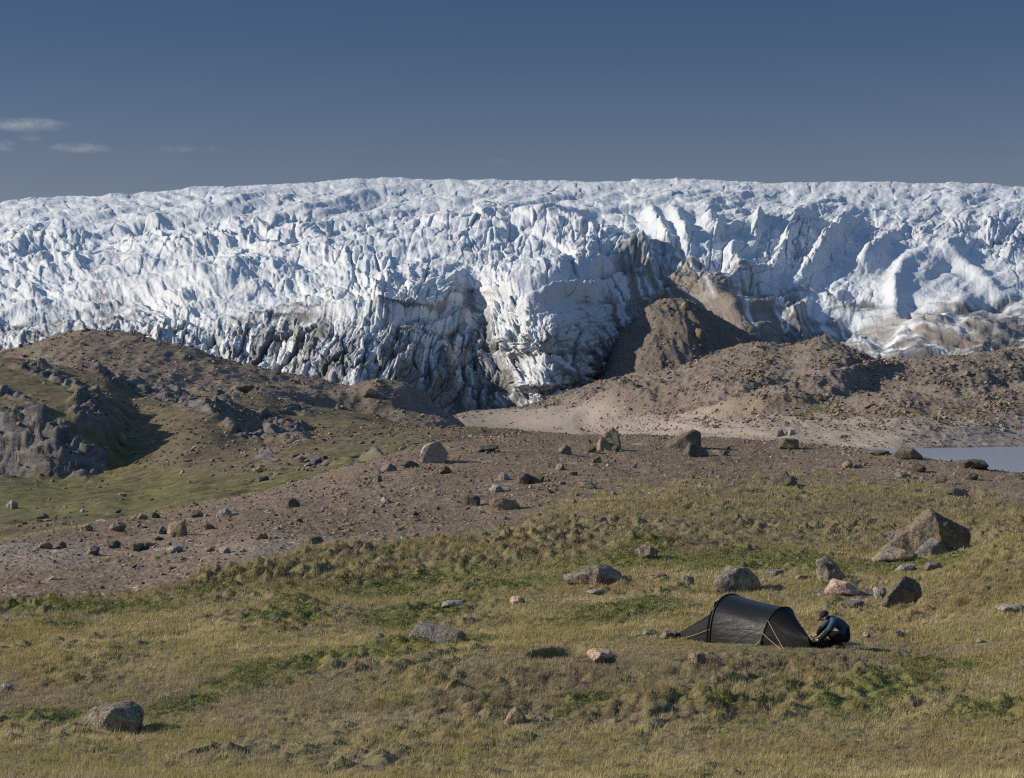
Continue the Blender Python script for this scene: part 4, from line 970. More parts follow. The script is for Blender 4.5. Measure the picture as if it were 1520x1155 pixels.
# --- the uncountable rest: rubble and pebbles
def stone_mat():
    t = NT('loose_stones'); P = t.coord('Object')
    c = t.attr('tint', True); f = t.noise(P, 6., 4, .6)
    t.bsdf(t.mix(t.ramp(f, [(.35, .0), (.65, .5)]), c, t.mix(1.0, c, (.45,.42,.40), 'MULTIPLY')), .92)
    return t.m
M_STONES = stone_mat()
def rubble(name, label, parts, tinted=None):
    VV, FF, CC = [], [], []; off = 0
    pal = np.array([(.13,.105,.085),(.17,.14,.115),(.21,.18,.155),(.26,.20,.14),(.09,.08,.075),(.33,.295,.265),(.19,.155,.12),(.22,.165,.10)])
    for sheet, fn, n, s0, s1, ex, sub in parts:
        D0, F0 = ICO[sub] if sub > 0 else None
        px, Y = draw(sheet, fn, n)
        s = s0*(1-rng.random(n)*(1-(s0/s1)**ex))**(-1/ex)
        X = (px-CX)/F*Y; Z = sheet.at(sheet.Z, px, Y)
        nvar = 14; var = []
        for k in range(nvar):
            r = np.full(len(D0), 1.1)
            for _ in range(11):
                nn = rng.normal(size=3); nn /= np.linalg.norm(nn); d = rng.uniform(.5,.95); q = D0@nn
                r = np.where(q > 1e-3, np.minimum(r, d/np.maximum(q,1e-3)), r)
            var.append(D0*r[:,None]*np.array([1, rng.uniform(.6,.95), rng.uniform(.4,.75)]))
        var = np.array(var); vi = rng.integers(nvar, size=n); a = rng.random(n)*6.283; ca, sa = np.cos(a)[:,None], np.sin(a)[:,None]
        v = var[vi]*(s*.5)[:,None,None]
        tl = rng.normal(0, .3, n)[:,None]
        x = v[...,0]*ca-v[...,1]*sa; y = v[...,0]*sa+v[...,1]*ca; z = v[...,2]+x*tl
        v = np.stack([x+X[:,None], y+Y[:,None], z+Z[:,None]+(s*.10)[:,None]], -1)
        f = F0[None]+(np.arange(n)*len(D0))[:,None,None]+off
        tint = pal[rng.integers(len(pal), size=n)]*rng.uniform(.75,1.2,(n,1))*(1.12 if sheet is D else 1.1)
        VV.append(v.reshape(-1,3)); FF.append(f.reshape(-1,3)); CC.append(np.repeat(tint, len(D0), 0)); off += n*len(D0)
    o = make_mesh(name, np.concatenate(VV), np.concatenate(FF), M_STONES, colors=dict(tint=np.concatenate(CC)), smooth=False)
    tag(o, label, 'gravel', None, 'stuff'); return o
clump = lambda px, py, g: g*(.15+np.clip(fbm(px/60, py/22, 3, 400), 0, 1)*3)
rubble('gravel', 'loose pebbles and stones covering the bare gravel slope', [
  (A, lambda px, py, g: g**2*(py < 905), 40000, .045, .24, 1.5, 1), (A, lambda px, py, g: clump(px, py, g)*(py < 905)*(px < 620), 4200, .11, .5, 1.7, 1),
  (A, lambda px, py, g: clump(px, py, g)*(py < 800)*(px > 400), 2600, .14, .50, 1.7, 1)])
rubble('hill_gravel', 'loose rubble lying on the rocky left hills and moraine ridge', [
  (B, lambda px, py, g: np.clip(g+.5*B.rock[:-1][:, np.searchsorted(B.px, px[0,0]):np.searchsorted(B.px, px[0,0])+px.shape[1]], 0, 1)+.04, 5000, .16, 1.0, 1.8, 1),
  (C, lambda px, py, g: g, 6000, .28, 1.7, 1.9, 1), (E, lambda px, py, g: g, 2600, .5, 3.2, 1.9, 1)])
rubble('moraine_gravel', 'loose rubble covering the moraine beyond the lake', [
  (D, lambda px, py, g: clump(px, py, g)*(py < 640), 11500, .42, 2.4, 1.75, 1), (D, lambda px, py, g: (py > 612)*(py < 668)*(px > 860)*(.25+np.clip(fbm(px/50, py/14, 3, 402), 0, 1)*3), 4600, .32, 1.6, 1.7, 1)])
# ------------------------------------------------------------------ grass, scrub, cotton grass
def leaf_mat(name, trans=.35):
    t = NT(name); c = t.attr('tint', True)
    d = t.n('ShaderNodeBsdfDiffuse'); t.link(c, d.inputs['Color'])
    tr = t.n('ShaderNodeBsdfTranslucent'); t.link(c, tr.inputs['Color'])
    m = t.n('ShaderNodeMixShader'); m.inputs[0].default_value = trans; t.link(d.outputs[0], m.inputs[1]); t.link(tr.outputs[0], m.inputs[2])
    t.link(m.outputs[0], t.out.inputs['Surface']); return t.m
M_GRASS = leaf_mat('dry_tundra_grass'); M_SCRUB = leaf_mat('dwarf_willow', .25); M_COTTON = leaf_mat('cotton_heads', .3)

def sample_ground(n, wfun, ylo, yhi, seed):
    """n ground points on the meadow; wfun gives density per m2"""
    r_ = np.random.default_rng(seed)
    px = r_.uniform(-60, 1580, n); Y = np.sqrt(r_.uniform(ylo**2, yhi**2, n))
    keep = r_.random(n) < wfun(px, Y)
    return px[keep], Y[keep]
def at(Arr, px, Y): return A.at(Arr, px, Y)

def blades(px, Y, length, width, lean, tint, seed):
    r_ = np.random.default_rng(seed); n = len(px)
    X = (px-CX)/F*Y; Z = at(A.Z, px, Y)
    ang = r_.uniform(0, 6.283, n); wv = np.stack([np.cos(ang), np.sin(ang), 0*ang], 1)*(width*.5)[:,None]
    # bent by the prevailing wind from the left
    la = r_.normal(0.2, 1.1, n); ln = lean*r_.uniform(.3, 1.3, n)
    tip = np.stack([np.cos(la)*ln*length, np.sin(la)*ln*length, length*np.sqrt(np.clip(1-np.minimum(ln,.95)**2, .05, 1))], 1)
    b = np.stack([X, Y, Z-.01], 1)
    V = np.stack([b-wv, b+wv, b+tip], 1).reshape(-1,3)
    Fc = np.arange(3*n).reshape(-1,3)
    return V, Fc, np.repeat(tint, 3, 0)

def clumped(ylo, yhi, nclump, per, rad, dens, seed):
    r_ = np.random.default_rng(seed)
    cpx, cY = sample_ground(nclump, dens, ylo, yhi, seed)
    k = len(cpx); cid = np.repeat(np.arange(k), per)
    rr = rad*np.sqrt(r_.random(k*per))*np.repeat(r_.uniform(.5,1.4,k), per); a = r_.uniform(0, 6.283, k*per)
    Y = cY[cid]+rr*np.sin(a); px = cpx[cid]+rr*np.cos(a)*F/Y
    return px, Y, cid, k, rr/rad
TENT_BOX = [(985,949),(1050,930),(1210,936),(1268,950),(1262,961),(1205,963),(1050,957)]
def grass_density(px, Y):
    g = at(A.gravel, px, Y); gr = at(A.green, px, Y)
    return np.clip(1-g*1.15, 0, 1)*(1-.5*gr)*(.35+.65*ss(-.4, .3, fbm((px-CX)/F*Y/2.2, Y/2.6, 3, 501)))
parts = []
for (ylo, yhi, ncl, per, rad, L, seed) in [(25.5,38,17500,14,.13,.125,1),(38,52,30000,12,.15,.125,2),(52,72,42000,9,.19,.14,3),(72,118,52000,6,.26,.16,4)]:
    px, Y, cid, k, rn = clumped(ylo, yhi, ncl, per, rad, grass_density, 600+seed)
    r_ = np.random.default_rng(700+seed)
    X = (px-CX)/F*Y
    tus = at(A.tuss, px, Y); gr = at(A.green, px, Y)
    keep = (at(A.gravel, px, Y) < .65) & (r_.random(len(px)) > .93*at(A.gap, px, Y)) & (at(A.peat, px, Y) < .4)
    for (a, b, hw) in ROCK_SPOTS[:30]: pass
    # species patches: straw, olive, rusty brown, grey heath
    n1 = fbm(X/6, Y/7, 3, 511); n2 = fbm(X/1.6, Y/2, 3, 512); n3 = fbm(X/11, Y/11, 2, 513)
    straw = np.array([.55,.465,.26]); olive = np.array([.36,.32,.145]); rust = np.array([.34,.245,.14]); heath = np.array([.32,.27,.21]); lush = np.array([.19,.195,.085])
    w1 = ss(-.08, .36, n2+.5*r_.normal(0,.25,k)[cid]); col = olive*(1-w1)[:,None]+straw*w1[:,None]
    w2 = ss(.12, .4, n1+.3*r_.normal(0,.3,k)[cid])[:,None]*.65; col = col*(1-w2)+rust*w2
    w3 = ss(.05, .3, n3+.5*n2)[:,None]*.55; col = col*(1-w3)+heath*w3
    w4 = np.clip(gr*.75, 0, 1)[:,None]; col = col*(1-w4)+lush*w4
    col = col*(1-.25*tus[:,None])
    col = col*(r_.uniform(.75,1.2,k)[cid]*r_.uniform(.8,1.2,len(px)))[:,None]
    ln = L*r_.uniform(.5,1.25,len(px))*r_.uniform(.6,1.3,k)[cid]*(1+.25*tus)*(1-.35*rn*.6)*(1-.55*ell(px, CY-at(A.Z, px, Y)/Y*F, 1130, 962, 190, 16, 0, .5))
    wd = np.maximum(.009, .55*Y/1991.)*r_.uniform(.7,1.4,len(px))
    m = keep; v, f, c = blades(px[m], Y[m], ln[m], wd[m], (.25+.55*rn)[m], col[m], 800+seed); parts.append((v, f, c))
def merge(name, parts, mat, label, cat):
    off = 0; V, Fc, Cc = [], [], []
    for v, f, c in parts: V.append(v); Fc.append(f+off); Cc.append(c); off += len(v)
    o = make_mesh(name, np.concatenate(V), np.concatenate(Fc), mat, colors=dict(tint=np.concatenate(Cc)), smooth=False)
    return tag(o, label, cat, None, 'stuff')
merge('grass', parts, M_GRASS, 'dry yellow-green tundra grass covering the meadow', 'grass')

# low dwarf willow and crowberry mats in the damp strips
def leaves(px, Y, zoff, size, tint, seed):
    r_ = np.random.default_rng(seed); n = len(px); X = (px-CX)/F*Y; Z = at(A.Z, px, Y)+zoff
    c = np.stack([X, Y, Z], 1); u = r_.normal(size=(n,3)); u[:,2] *= .5; u /= np.linalg.norm(u, axis=1, keepdims=True)
    w = np.cross(u, r_.normal(size=(n,3))); w /= np.linalg.norm(w, axis=1, keepdims=True)
    u = u*size[:,None]; w = w*(size*.45)[:,None]
    V = np.stack([c-u, c+w, c+u, c-w], 1).reshape(-1,3)
    q = np.arange(n)[:,None]*4; Fc = np.concatenate([q+np.array([[0,1,2]]), q+np.array([[0,2,3]])], 0)
    return V, Fc, np.repeat(tint, 4, 0)
parts = []
for (ylo, yhi, ncl, per, rad, S, seed) in [(28,42,9000,26,.14,.022,1),(42,60,16000,20,.18,.03,2),(60,85,16000,12,.24,.042,3)]:
    den = lambda px, Y: np.clip(at(A.green, px, Y)*1.3, 0, 1)*ss(-.25, .15, fbm((px-CX)/F*Y/1.2, Y/1.4, 3, 521))+.02*(1-at(A.gravel, px, Y))*ss(.1,.35,fbm((px-CX)/F*Y/3, Y/3, 3, 522))
    px, Y, cid, k, rn = clumped(ylo, yhi, ncl, per, rad, den, 900+seed)
    r_ = np.random.default_rng(950+seed)
    hgt = .085*r_.uniform(.4,1.2,k)[cid]*(1-rn*.5)*np.sqrt(r_.random(len(px)))
    ca = np.array([.15,.185,.07]); cb = np.array([.20,.225,.11]); cc_ = np.array([.125,.14,.04]); cd = np.array([.15,.10,.04])
    s = r_.random(k); pick = np.where((s < .42)[:,None], ca, np.where((s < .66)[:,None], cb, np.where((s < .92)[:,None], cc_, cd)))
    col = pick[cid]*r_.uniform(.7,1.3,len(px))[:,None]
    parts.append(leaves(px, Y, hgt, S*r_.uniform(.6,1.3,len(px)), col, 980+seed))
merge('undergrowth', parts, M_SCRUB, 'low green dwarf willow and heath mats in the damp strips of the meadow', 'ground cover')

# cotton grass heads: white flecks
px, Y = sample_ground(9000, lambda px, Y: (1-at(A.gravel, px, Y))*(.02+.10*at(A.green, px, Y)+.10*ss(.15,.4,fbm((px-CX)/F*Y/4, Y/4, 3, 531))), 29, 72, 77)
r_ = np.random.default_rng(78)
parts = [leaves(px, Y, r_.uniform(.12,.26,len(px)), r_.uniform(.012,.022,len(px))*np.maximum(1, Y/45), np.tile(np.array([[.72,.69,.62]]), (len(px),1)), 79)]
merge('grass_flowers', parts, M_COTTON, 'white cotton grass heads dotted over the meadow', 'flowers')
# ------------------------------------------------------------------ the tent
def empty(name, loc):
    o = bpy.data.objects.new(name, None); COL.objects.link(o); o.location = loc; o.empty_display_size = .1; return o
def child(o, root):
    """parent a mesh whose vertices are in world space to an empty at root's place"""
    o.parent = root; o.matrix_parent_inverse = Matrix.Identity(4)
    L = Vector(root.location)
    me = o.data; co = np.empty(len(me.vertices)*3, np.float32); me.vertices.foreach_get('co', co)
    co = co.reshape(-1,3)-np.array(L, np.float32); me.vertices.foreach_set('co', co.ravel()); me.update(); return o
def tube(name, pts, r, mat, root, sides=8, closed_r=None):
    P = np.array(pts, float); n = len(P); rr = np.full(n, r) if np.isscalar(r) else np.array(r)
    V = []; up = np.array([.13,.21,.97])
    for i in range(n):
        t = P[min(i+1,n-1)]-P[max(i-1,0)]; t /= np.linalg.norm(t)+1e-9
        a = np.cross(t, up); a /= np.linalg.norm(a)+1e-9; b = np.cross(t, a)
        for k in range(sides):
            an = 2*math.pi*k/sides; V.append(P[i]+rr[i]*(a*math.cos(an)+b*math.sin(an)))
    Fc = [[i*sides+k, i*sides+(k+1)%sides, (i+1)*sides+(k+1)%sides, (i+1)*sides+k] for i in range(n-1) for k in range(sides)]
    return child(make_mesh(name, V, Fc, mat), root)
def cloth_mat(name, col, trans, amt, rough=.42, spec=.45, wr=.5):
    t = NT(name); P = t.coord('Object')
    f = t.noise(t.mapping(P, (1,1,3.2)), 3.2, 4, .6, .4)
    b = t.n('ShaderNodeBsdfPrincipled'); b.inputs['Base Color'].default_value = (*col, 1); b.inputs['Roughness'].default_value = rough
    b.inputs['Specular IOR Level'].default_value = spec
    nb = t.bump(f, wr, .05); t.link(nb, b.inputs['Normal'])
    tr = t.n('ShaderNodeBsdfTranslucent'); tr.inputs['Color'].default_value = (*trans, 1)
    m = t.n('ShaderNodeMixShader'); m.inputs[0].default_value = amt; t.link(b.outputs[0], m.inputs[1]); t.link(tr.outputs[0], m.inputs[2]); t.link(m.outputs[0], t.out.inputs['Surface'])
    return t.m
def plain_mat(name, col, rough=.7, spec=.3):
    t = NT(name); P = t.coord('Object'); n = t.noise(P, 14, 3, .6)
    t.bsdf(t.mix(t.ramp(n, [(.3, .0), (.7, .35)]), col, tuple(c*.6 for c in col)), rough, spec=spec); return t.m
M_TENT = cloth_mat('silnylon_dark_olive', (.012,.011,.010), (.26,.19,.085), .06, .30, .5, .22)
M_TENT2 = cloth_mat('silnylon_shaded', (.007,.008,.011), (.05,.05,.05), .0, .55, .10, .25)  # same nylon with its shade put into the colour: darker, bluer, duller
M_SLEEVE = plain_mat('black_webbing', (.008,.008,.009), .6)
M_LINE = plain_mat('sand_cord', (.50,.34,.19), .8); M_TAPE = plain_mat('yellow_tape', (.42,.36,.06), .7); M_PEG = plain_mat('grey_alloy', (.3,.3,.3), .4, .5)
def photo_pt(px, py, Y): return np.array([(px-CX)/F*Y, Y, (CY-py)/F*Y])
nb1 = np.array(A.hit(1053,954)); Y1 = nb1[1]; nb2 = np.array(A.hit(1128,958)); Y2 = nb2[1]
print('tent base', nb1, nb2)
PHI = math.radians(46); nrm = np.array([-math.sin(PHI), -math.cos(PHI), 0])
def hoop(nb, w, apex_px, apex_py, n=25):
    c = nb-nrm*w; fb = nb-nrm*2*w; fb[2] = A.zat(fb[0], fb[1])-.02; c[2] = nb[2]
    ap = photo_pt(apex_px, apex_py, c[1]); pts = []
    for i in range(n):
        th = math.pi*i/(n-1); cs = math.cos(th); sn = math.sin(th)
        k = math.copysign(abs(cs)**.86, cs); s = sn**.80
        base = nb*(1+k)/2+fb*(1-k)/2
        pts.append(base+(ap-c)*np.array([s, s, s]))
    return np.array(pts)
H1 = hoop(nb1-np.array([0,0,.03]), .70, 1084, 882.5); H2 = hoop(nb2-np.array([0,0,.03]), .58, 1164, 900)
tent = empty('tunnel_tent', tuple((H1[0]+H1[-1]+H2[0]+H2[-1])/4))
tag(tent, 'dark olive-black tunnel tent pitched on the grass, guyed with sand-coloured cords', 'tent')
def ruled(name, Aa, Bb, mat, nu=18, sag=.05, parent=tent, crease=0):
    Aa = np.array(Aa); Bb = np.array(Bb); n = len(Aa); cen = (Aa.mean(0)+Bb.mean(0))/2; V = []
    for i in range(nu+1):
        t = i/nu; P = Aa*(1-t)+Bb*t
        ctr = P.mean(0); ctr[2] = P[:,2].min()
        inw = ctr-P; inw[:,0:2] *= .8
        prof = np.sin(np.linspace(0, math.pi, n))[:,None]
        P = P+inw*sag*4*t*(1-t)*prof
        if crease:
            ph = np.linspace(0, 1, n)
            P[:,2] += crease*np.sin(ph*23+t*2)*math.sin(math.pi*t)*prof[:,0]*.5
            P += nrm[None]*crease*(np.sin(ph*31+3*t)*math.sin(math.pi*t))[:,None]
        V += list(P)
    o = make_mesh(name, V, grid_faces(nu+1, n), mat); child(o, parent); return o
body = ruled('canopy', H1, H2, M_TENT, 24, .035, crease=.010)
# foot end: the canopy runs down from the second hoop to a low end held by the last peg
e_near = np.array(A.hit(1204,962)); e_top = photo_pt(1199,944,e_near[1]+.12); e_far = photo_pt(1209,955,e_near[1]+.45)
e_far[2] = A.zat(e_far[0], e_far[1])
n = len(H2); ends = []
for i in range(n):
    t = i/(n-1)
    q = e_near*(1-t)**2+2*t*(1-t)*(2*e_top-.5*e_near-.5*e_far)+e_far*t*t
    ends.append(q)
foot = ruled('vestibule', H2, ends, M_TENT2, 22, .028, crease=.010)
# head end: a lean panel pulled out to a peg on the far left, under the vent
tip = np.array(A.hit(998,948)); tip[1] += .2; tip[2] = A.zat(tip[0], tip[1])+.01
H1s = []
for i in range(n):
    p = H1[i].copy(); zmax = H1[0][2]+(H1[:,2].max()-H1[0][2])*.66
    p[2] = min(p[2], zmax+.06*math.sin(math.pi*i/(n-1))); H1s.append(p)
tips = [tip+np.array([.0,0,.0])+(H1s[i]-H1s[n//2])*np.array([.05,.05,.04]) for i in range(n)]
head = ruled('vestibule', H1s, tips, M_TENT2, 16, .05, crease=.008)
wall = []
ctr1 = H1.mean(0)
for s in (0, .5, 1):
    wall += [H1[i]*(1-s)+(H1s[i]+np.array([-.07,.02,0]))*s for i in range(n)]
child(make_mesh('end_wall', wall, grid_faces(3, n), M_TENT2), tent)
vent_a = H1[9:16]; vb = [p+np.array([-.16, .02, -.10-.05*math.sin(k)]) for k, p in enumerate(vent_a)]
vc = [p+np.array([-.19, .03, -.26]) for p in vent_a]
child(make_mesh('vent', np.concatenate([vent_a+np.array([0,0,.012]), vb, vc]), grid_faces(3, len(vent_a)), M_TENT2), tent)
tube('pole_sleeve', H1, .024, M_SLEEVE, tent, 10); tube('pole_sleeve', H2, .019, M_SLEEVE, tent, 10)
# seam tapes across the canopy at thirds
for k in (6, 9):
    tube('seam', [H1[k]*(1-t)+H2[k]*t+nrm*.004+(H1.mean(0)-H1[k])*.0 for t in np.linspace(0.02, .98, 3)], .004, M_SLEEVE, tent, 6) if False else None
pegA = np.array(A.hit(1161,966)); pegB = np.array(A.hit(1163,964)); pegC = np.array(A.hit(1011,949))
def near(H, py):
    for i in range(n-1):
        a = CY-H[i][2]/H[i][1]*F; b = CY-H[i+1][2]/H[i+1][1]*F
        if a >= py >= b: return H[i]+(H[i+1]-H[i])*((a-py)/(a-b))
    return H[2]
for st, pg in ((near(H2, 940), pegA), (near(H2, 921), pegB), (near(H1, 934), pegC)):
    st = st+nrm*.02
    tube('guy_line', [st, st*.5+pg*.5+np.array([0,0,-.01]), pg+np.array([0,0,.01])], .0048, M_LINE, tent, 6)
    tube('peg', [pg+np.array([0,0,-.08]), pg+np.array([.01,0,.03])], .006, M_PEG, tent, 6)
tb = near(H2, 951)
tube('base_strap', [tb+nrm*.03, (tb+nb2)/2+nrm*.06+np.array([-.03,0,0]), nb2+nrm*.09+np.array([-.05,0,0])], .014, M_TAPE, tent, 6)

# ------------------------------------------------------------------ the crouching person
PY0 = float(A.hit(1243,961).y); G0 = A.hit(1243,961).z; SC = PY0/F
def pp(px, py, d=0.0):
    return Vector(((px-CX)*SC, PY0+d, G0+(961-py)*SC))
person = empty('person', tuple(pp(1247,961)))
tag(person, 'person crouching at the tent end in a dark cap and blue-black jacket, reaching forward', 'person')
def skin(name, nodes, edges, mats, root, pick, lvl=2):
    """nodes: name -> (Vector, radius or (rx,ry)); grown into one continuous surface"""
    idx = {k: i for i, k in enumerate(nodes)}
    me = bpy.data.meshes.new(name); me.from_pydata([v[0] for v in nodes.values()], [(idx[a], idx[b]) for a, b in edges], []); me.update()
    o = bpy.data.objects.new(name, me); COL.objects.link(o)
    m = o.modifiers.new('skin', 'SKIN'); m.branch_smoothing = .3; m.use_smooth_shade = True
    for i, v in enumerate(nodes.values()):
        r = v[1] if isinstance(v[1], tuple) else (v[1], v[1]); me.skin_vertices[0].data[i].radius = r
    me.skin_vertices[0].data[0].use_root = True
    s = o.modifiers.new('sub', 'SUBSURF'); s.levels = lvl; s.render_levels = lvl
    dg = bpy.context.evaluated_depsgraph_get(); ev = o.evaluated_get(dg); m2 = bpy.data.meshes.new_from_object(ev)
    V = np.array([v.co[:] for v in m2.vertices]); polys = [list(p.vertices) for p in m2.polygons]
    bpy.data.objects.remove(o); bpy.data.meshes.remove(me)
    m3 = bpy.data.meshes.new(name); m3.from_pydata(V.tolist(), [], polys); m3.update(); bpy.data.meshes.remove(m2)
    o = bpy.data.objects.new(name, m3); COL.objects.link(o)
    for mt in mats: m3.materials.append(mt)
    names = list(nodes); P = np.array([nodes[k][0][:] for k in names])
    E = [(P[idx[a]], P[idx[b]], a, b) for a, b in edges]
    for p in m3.polygons:
        c = V[list(p.vertices)].mean(0); best = (9, None)
        for a, b, na, nb in E:
            ab = b-a; t = np.clip(np.dot(c-a, ab)/(np.dot(ab, ab)+1e-9), 0, 1); d = np.linalg.norm(c-(a+ab*t))
            if d < best[0]: best = (d, (na, nb, t))
        p.material_index = pick(best[1], c); p.use_smooth = True
    child(o, root); return o
M_SKIN = plain_mat('skin', (.55,.36,.24), .55, .35); M_BLUE = plain_mat('blue_shell_fabric', (.028,.062,.105), .75); M_BLACK = plain_mat('black_softshell', (.010,.011,.013), .8, .2)
M_TROU = plain_mat('black_trousers', (.009,.009,.010), .85, .2); M_BOOT = plain_mat('brown_hiking_boot', (.15,.11,.08), .8); M_CAP = plain_mat('charcoal_cap', (.022,.023,.027), .8, .2); M_HAIR = plain_mat('dark_hair', (.02,.015,.012), .7)
N = {}
N['pelvis'] = (pp(1254.5,943,0), (.155,.135)); N['belly'] = (pp(1253.5,934,0), (.16,.135)); N['chest'] = (pp(1246,925,0), (.175,.14)); N['upper'] = (pp(1238,919.5,0), (.155,.115))
N['neck'] = (pp(1231,916.5,0), .062); N['skull'] = (pp(1223.5,914.5,0), (.098,.088)); N['face'] = (pp(1219.5,918,0), (.068,.066)); N['chin'] = (pp(1219.2,922,0), (.040,.034)); N['nose'] = (pp(1215.8,918.6,0), (.013,.012))
E_ = [('pelvis','belly'),('belly','chest'),('chest','upper'),('upper','neck'),('neck','skull'),('skull','face'),('face','chin'),('face','nose')]
for sd, s, sh, el, wr, hd in (('near',-1,(1236,922),(1226,937.5),(1214,949.5),(1209,950.5)), ('far',1,(1235,920),(1221,935),(1213.5,944),(1209,944.5))):
    d = .17*s
    N[sd+'_shoulder'] = (pp(*sh, d), .082); N[sd+'_elbow'] = (pp(*el, d*1.25), .062); N[sd+'_forearm'] = (pp((el[0]*.45+wr[0]*.55), (el[1]*.45+wr[1]*.55), d*.95), .052)
    N[sd+'_wrist'] = (pp(*wr, d*.55), .034); N[sd+'_palm'] = (pp(*hd, d*.45), (.050,.036))
    E_ += [('upper',sd+'_shoulder'),(sd+'_shoulder',sd+'_elbow'),(sd+'_elbow',sd+'_forearm'),(sd+'_forearm',sd+'_wrist'),(sd+'_wrist',sd+'_palm')]
    for k in range(4):
        o_ = (k-1.5)*.021; L = (.9,1.05,1.0,.8)[k]
        N[f'{sd}_finger{k}a'] = (pp(hd[0]-3.2*L, hd[1]+.4, d*.45+o_), .0105); N[f'{sd}_finger{k}b'] = (pp(hd[0]-4.7*L, hd[1]+2.4*L, d*.45+o_*.9), .0095)
        E_ += [(sd+'_palm',f'{sd}_finger{k}a'),(f'{sd}_finger{k}a',f'{sd}_finger{k}b')]
    N[sd+'_thumb_a'] = (pp(hd[0]-.6, hd[1]+2.0, d*.45-.045*s), .012); N[sd+'_thumb_b'] = (pp(hd[0]-2.6, hd[1]+3.6, d*.45-.035*s), .010)
    E_ += [(sd+'_palm',sd+'_thumb_a'),(sd+'_thumb_a',sd+'_thumb_b')]
for sd, s, kn, an, ft in (('left',-1,(1237.5,944),(1248,957),(1238,960)), ('right',1,(1232,942),(1243,957),(1233,960))):
    d = .13*s
    N[sd+'_hip'] = (pp(1254,946,d*.75), .115); N[sd+'_knee'] = (pp(*kn, d*1.5), .078); N[sd+'_calf'] = (pp(kn[0]*.5+an[0]*.5+1, kn[1]*.5+an[1]*.5, d*1.3), .066); N[sd+'_ankle'] = (pp(*an, d*1.15), .046); N[sd+'_toe'] = (pp(*ft, d*1.25), .036)
    E_ += [('pelvis',sd+'_hip'),(sd+'_hip',sd+'_knee'),(sd+'_knee',sd+'_calf'),(sd+'_calf',sd+'_ankle'),(sd+'_ankle',sd+'_toe')]
def pick(seg, c):
    a, b, t = seg; q = a+'|'+b
    if 'palm' in q or 'finger' in q or 'thumb' in q: return 3 if not ('wrist' in a and t < .12) else 1
    if 'skull' in a or 'face' in b or 'chin' in b: return 3
    if a == 'neck': return 3 if t > .35 else 1
    if 'knee' in q or 'hip' in q or 'ankle' in q or 'calf' in q: return 2
    if 'wrist' in b or 'forearm' in q: return 1
    if a == 'pelvis': return 1 if t > .35 else 2
    if 'elbow' in b: return 0 if t < .85 else 1
    zz = (c[2]-G0)/SC
    if a == 'belly' or a == 'chest': return 0 if zz > 25+ (2 if c[1] < PY0-.1 else 0) else 1
    return 0
for k_ in list(N):
    if any(q in k_ for q in ('shoulder','elbow','forearm','chest','belly','upper','knee','hip','calf')):
        v_, r_k = N[k_]; N[k_] = (v_, tuple(x*1.13 for x in r_k) if isinstance(r_k, tuple) else r_k*1.16)
bd = skin('body', N, E_, [M_BLUE, M_BLACK, M_TROU, M_SKIN], person, pick)
def blob(name, c, rad, mat, root, fn=None, sub=4, rot=None):
    D, Fc = ICO[sub]; V = D*np.array(rad)
    if fn: V = fn(V, D)
    if rot is not None: V = V@np.array(Matrix.Rotation(rot, 3, 'Y')).T
    return child(make_mesh(name, V+np.array(c), Fc, mat), root)
hc = pp(1223.2,912.8)
def cap_fn(V, D):
    V = V.copy(); V[:,2] = np.maximum(V[:,2], -.022); return V
cap = blob('cap', hc, (.112,.095,.098), M_CAP, person, cap_fn, rot=-.50)
brim = [];
for i in range(2):
    for j in range(5):
        a = (j-2)/2; brim.append(np.array(hc)+np.array([-.085-.075*(1-.35*a*a)*i, a*.07, -.055-.06*i-.012*a*a]))
for v in list(brim): brim.append(v+np.array([.004,0,-.012]))
bf = [[i, i+1, i+6, i+5] for i in range(4)]+[[10+i+5, 10+i+6, 10+i+1, 10+i] for i in range(4)]+[[5+i, 6+i, 16+i, 15+i] for i in range(4)]+[[0,5,15,10],[9,4,14,19]]
child(make_mesh('cap_peak', brim, np.array(bf), M_CAP, smooth=False), person)
blob('hair', pp(1227.3,916.4), (.050,.075,.050), M_HAIR, person, sub=2)
for d in (-1, 1):
    blob('ear', pp(1223.6,917.2,d*.088), (.018,.008,.026), M_SKIN, person, sub=2)
    blob('eye', pp(1217.6,916.2,d*.030), (.008,.008,.008), M_HAIR, person, sub=2)
for s, ft, an in ((-1,(1238,960),(1248,958)),(1,(1233,960),(1243,958))):
    d = .13*s*1.2; a = pp(an[0]+2.4, 959.2, d); b = pp(ft[0]-1.5, 960, d*1.05); m_ = (a+b)/2
    def boot_fn(V, D):
        V = V.copy(); V[:,2] = np.maximum(V[:,2], -.045); V[:,2] += np.where(V[:,0] > .04, .045*ss(.04, .12, V[:,0])*np.clip(V[:,2]*12, 0, 1), 0); return V
    bt = blob('boot', (m_.x, m_.y, m_.z+.012), (.135,.052,.060), M_BOOT, person, boot_fn)
    ss_ = blob('sole', (m_.x, m_.y, m_.z-.036), (.138,.055,.016), M_BLACK, person, None); 
# collar, hem and sleeve seams are part of the jacket body; a loose blue hem panel hangs at the near hip
blob('jacket_hem', pp(1249.5,937.5,-.155), (.062,.040,.165), M_BLUE, person, lambda V, D: V*(1+.12*fbm3(D*2.2, 3, 5))[:,None], rot=.10)

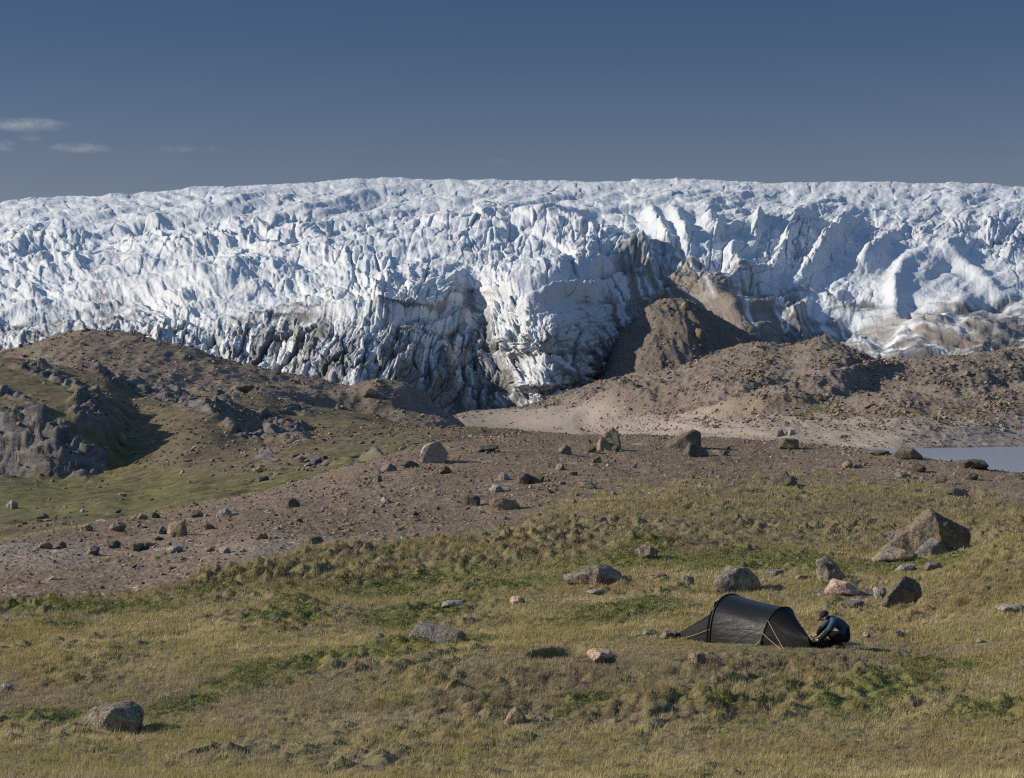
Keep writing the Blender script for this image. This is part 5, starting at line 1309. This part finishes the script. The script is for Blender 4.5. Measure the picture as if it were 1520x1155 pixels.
# black stuff sack lying between the tent foot and the person
def sack_fn(V, D):
    V = V*(1+.16*fbm3(D*1.9+4, 3, 9))[:,None]; V[:,2] = np.maximum(V[:,2], -.09); return V
ps = pp(1220,958.5,.02)
sack = make_mesh('stuff_sack', sack_fn(ICO[5][0]*np.array([.235,.15,.125]), ICO[5][0]), ICO[5][1], M_BLACK); sack.location = (ps.x, ps.y, ps.z+.05)
tag(sack, 'black stuff sack lying between the tent foot and the crouching person', 'bag')

# ------------------------------------------------------------------ small high clouds
def cloud_mat(seed, dens):
    t = NT('cloud_vapour'); P = t.coord('Object')
    n = t.noise(t.mapping(P, (1,1,2.6), loc=(seed,0,0)), .013, 5, .62, .6)
    g = t.coord('Generated'); mp = t.mapping(g, (2,2,2), loc=(-1,-1,-1))
    ln = t.n('ShaderNodeVectorMath', operation='LENGTH'); t.link(mp, ln.inputs[0])
    fall = t.math('SUBTRACT', 1.0, ln.outputs['Value'], clamp=True)
    d = t.math('MULTIPLY', t.math('MULTIPLY', t.ramp(n, [(.40, 0), (.62, 1)]), fall), dens)
    v = t.n('ShaderNodeVolumePrincipled'); v.inputs['Color'].default_value = (.95,.95,.97,1); v.inputs['Anisotropy'].default_value = .2
    t.link(d, v.inputs['Density']); t.link(v.outputs[0], t.out.inputs['Volume'])
    t.m.cycles.volume_step_rate = 2.0 if hasattr(t.m, 'cycles') else 1; return t.m
CLOUDS = [(38,185,120,14,'long thin cloud streak at the upper left of the sky',.010),(46,204,30,14,'small puff below the long thin cloud streak',.010),(4,216,44,14,'small cloud cut by the left edge of the sky',.010),
          (118,220,84,11,'flat lens-shaped cloud right of the small puffs on the left',.010),(262,221,60,7,'very faint thin cloud wisp above the left ice skyline',.005),(318,221,24,7,'tiny faint wisp right of the very faint thin wisp',.006),(744,241,38,9,'single tiny cloud low above the middle of the ice skyline',.006)]
for i, (px, py, w_, h_, lab, dn) in enumerate(CLOUDS):
    Yc = 9000.; s = Yc/F; D, Fc = ICO[4]
    V = D*np.array([w_*s*.62, w_*s*.35, h_*s*.75])
    V = V*(1+.25*fbm3(D*2+i*3.1, 3, i))[:,None]
    o = make_mesh('cloud', V, Fc, cloud_mat(i*371.3, dn*.55)); o.location = ((px-CX)*s, Yc, (CY-py)*s)
    tag(o, lab, 'cloud')
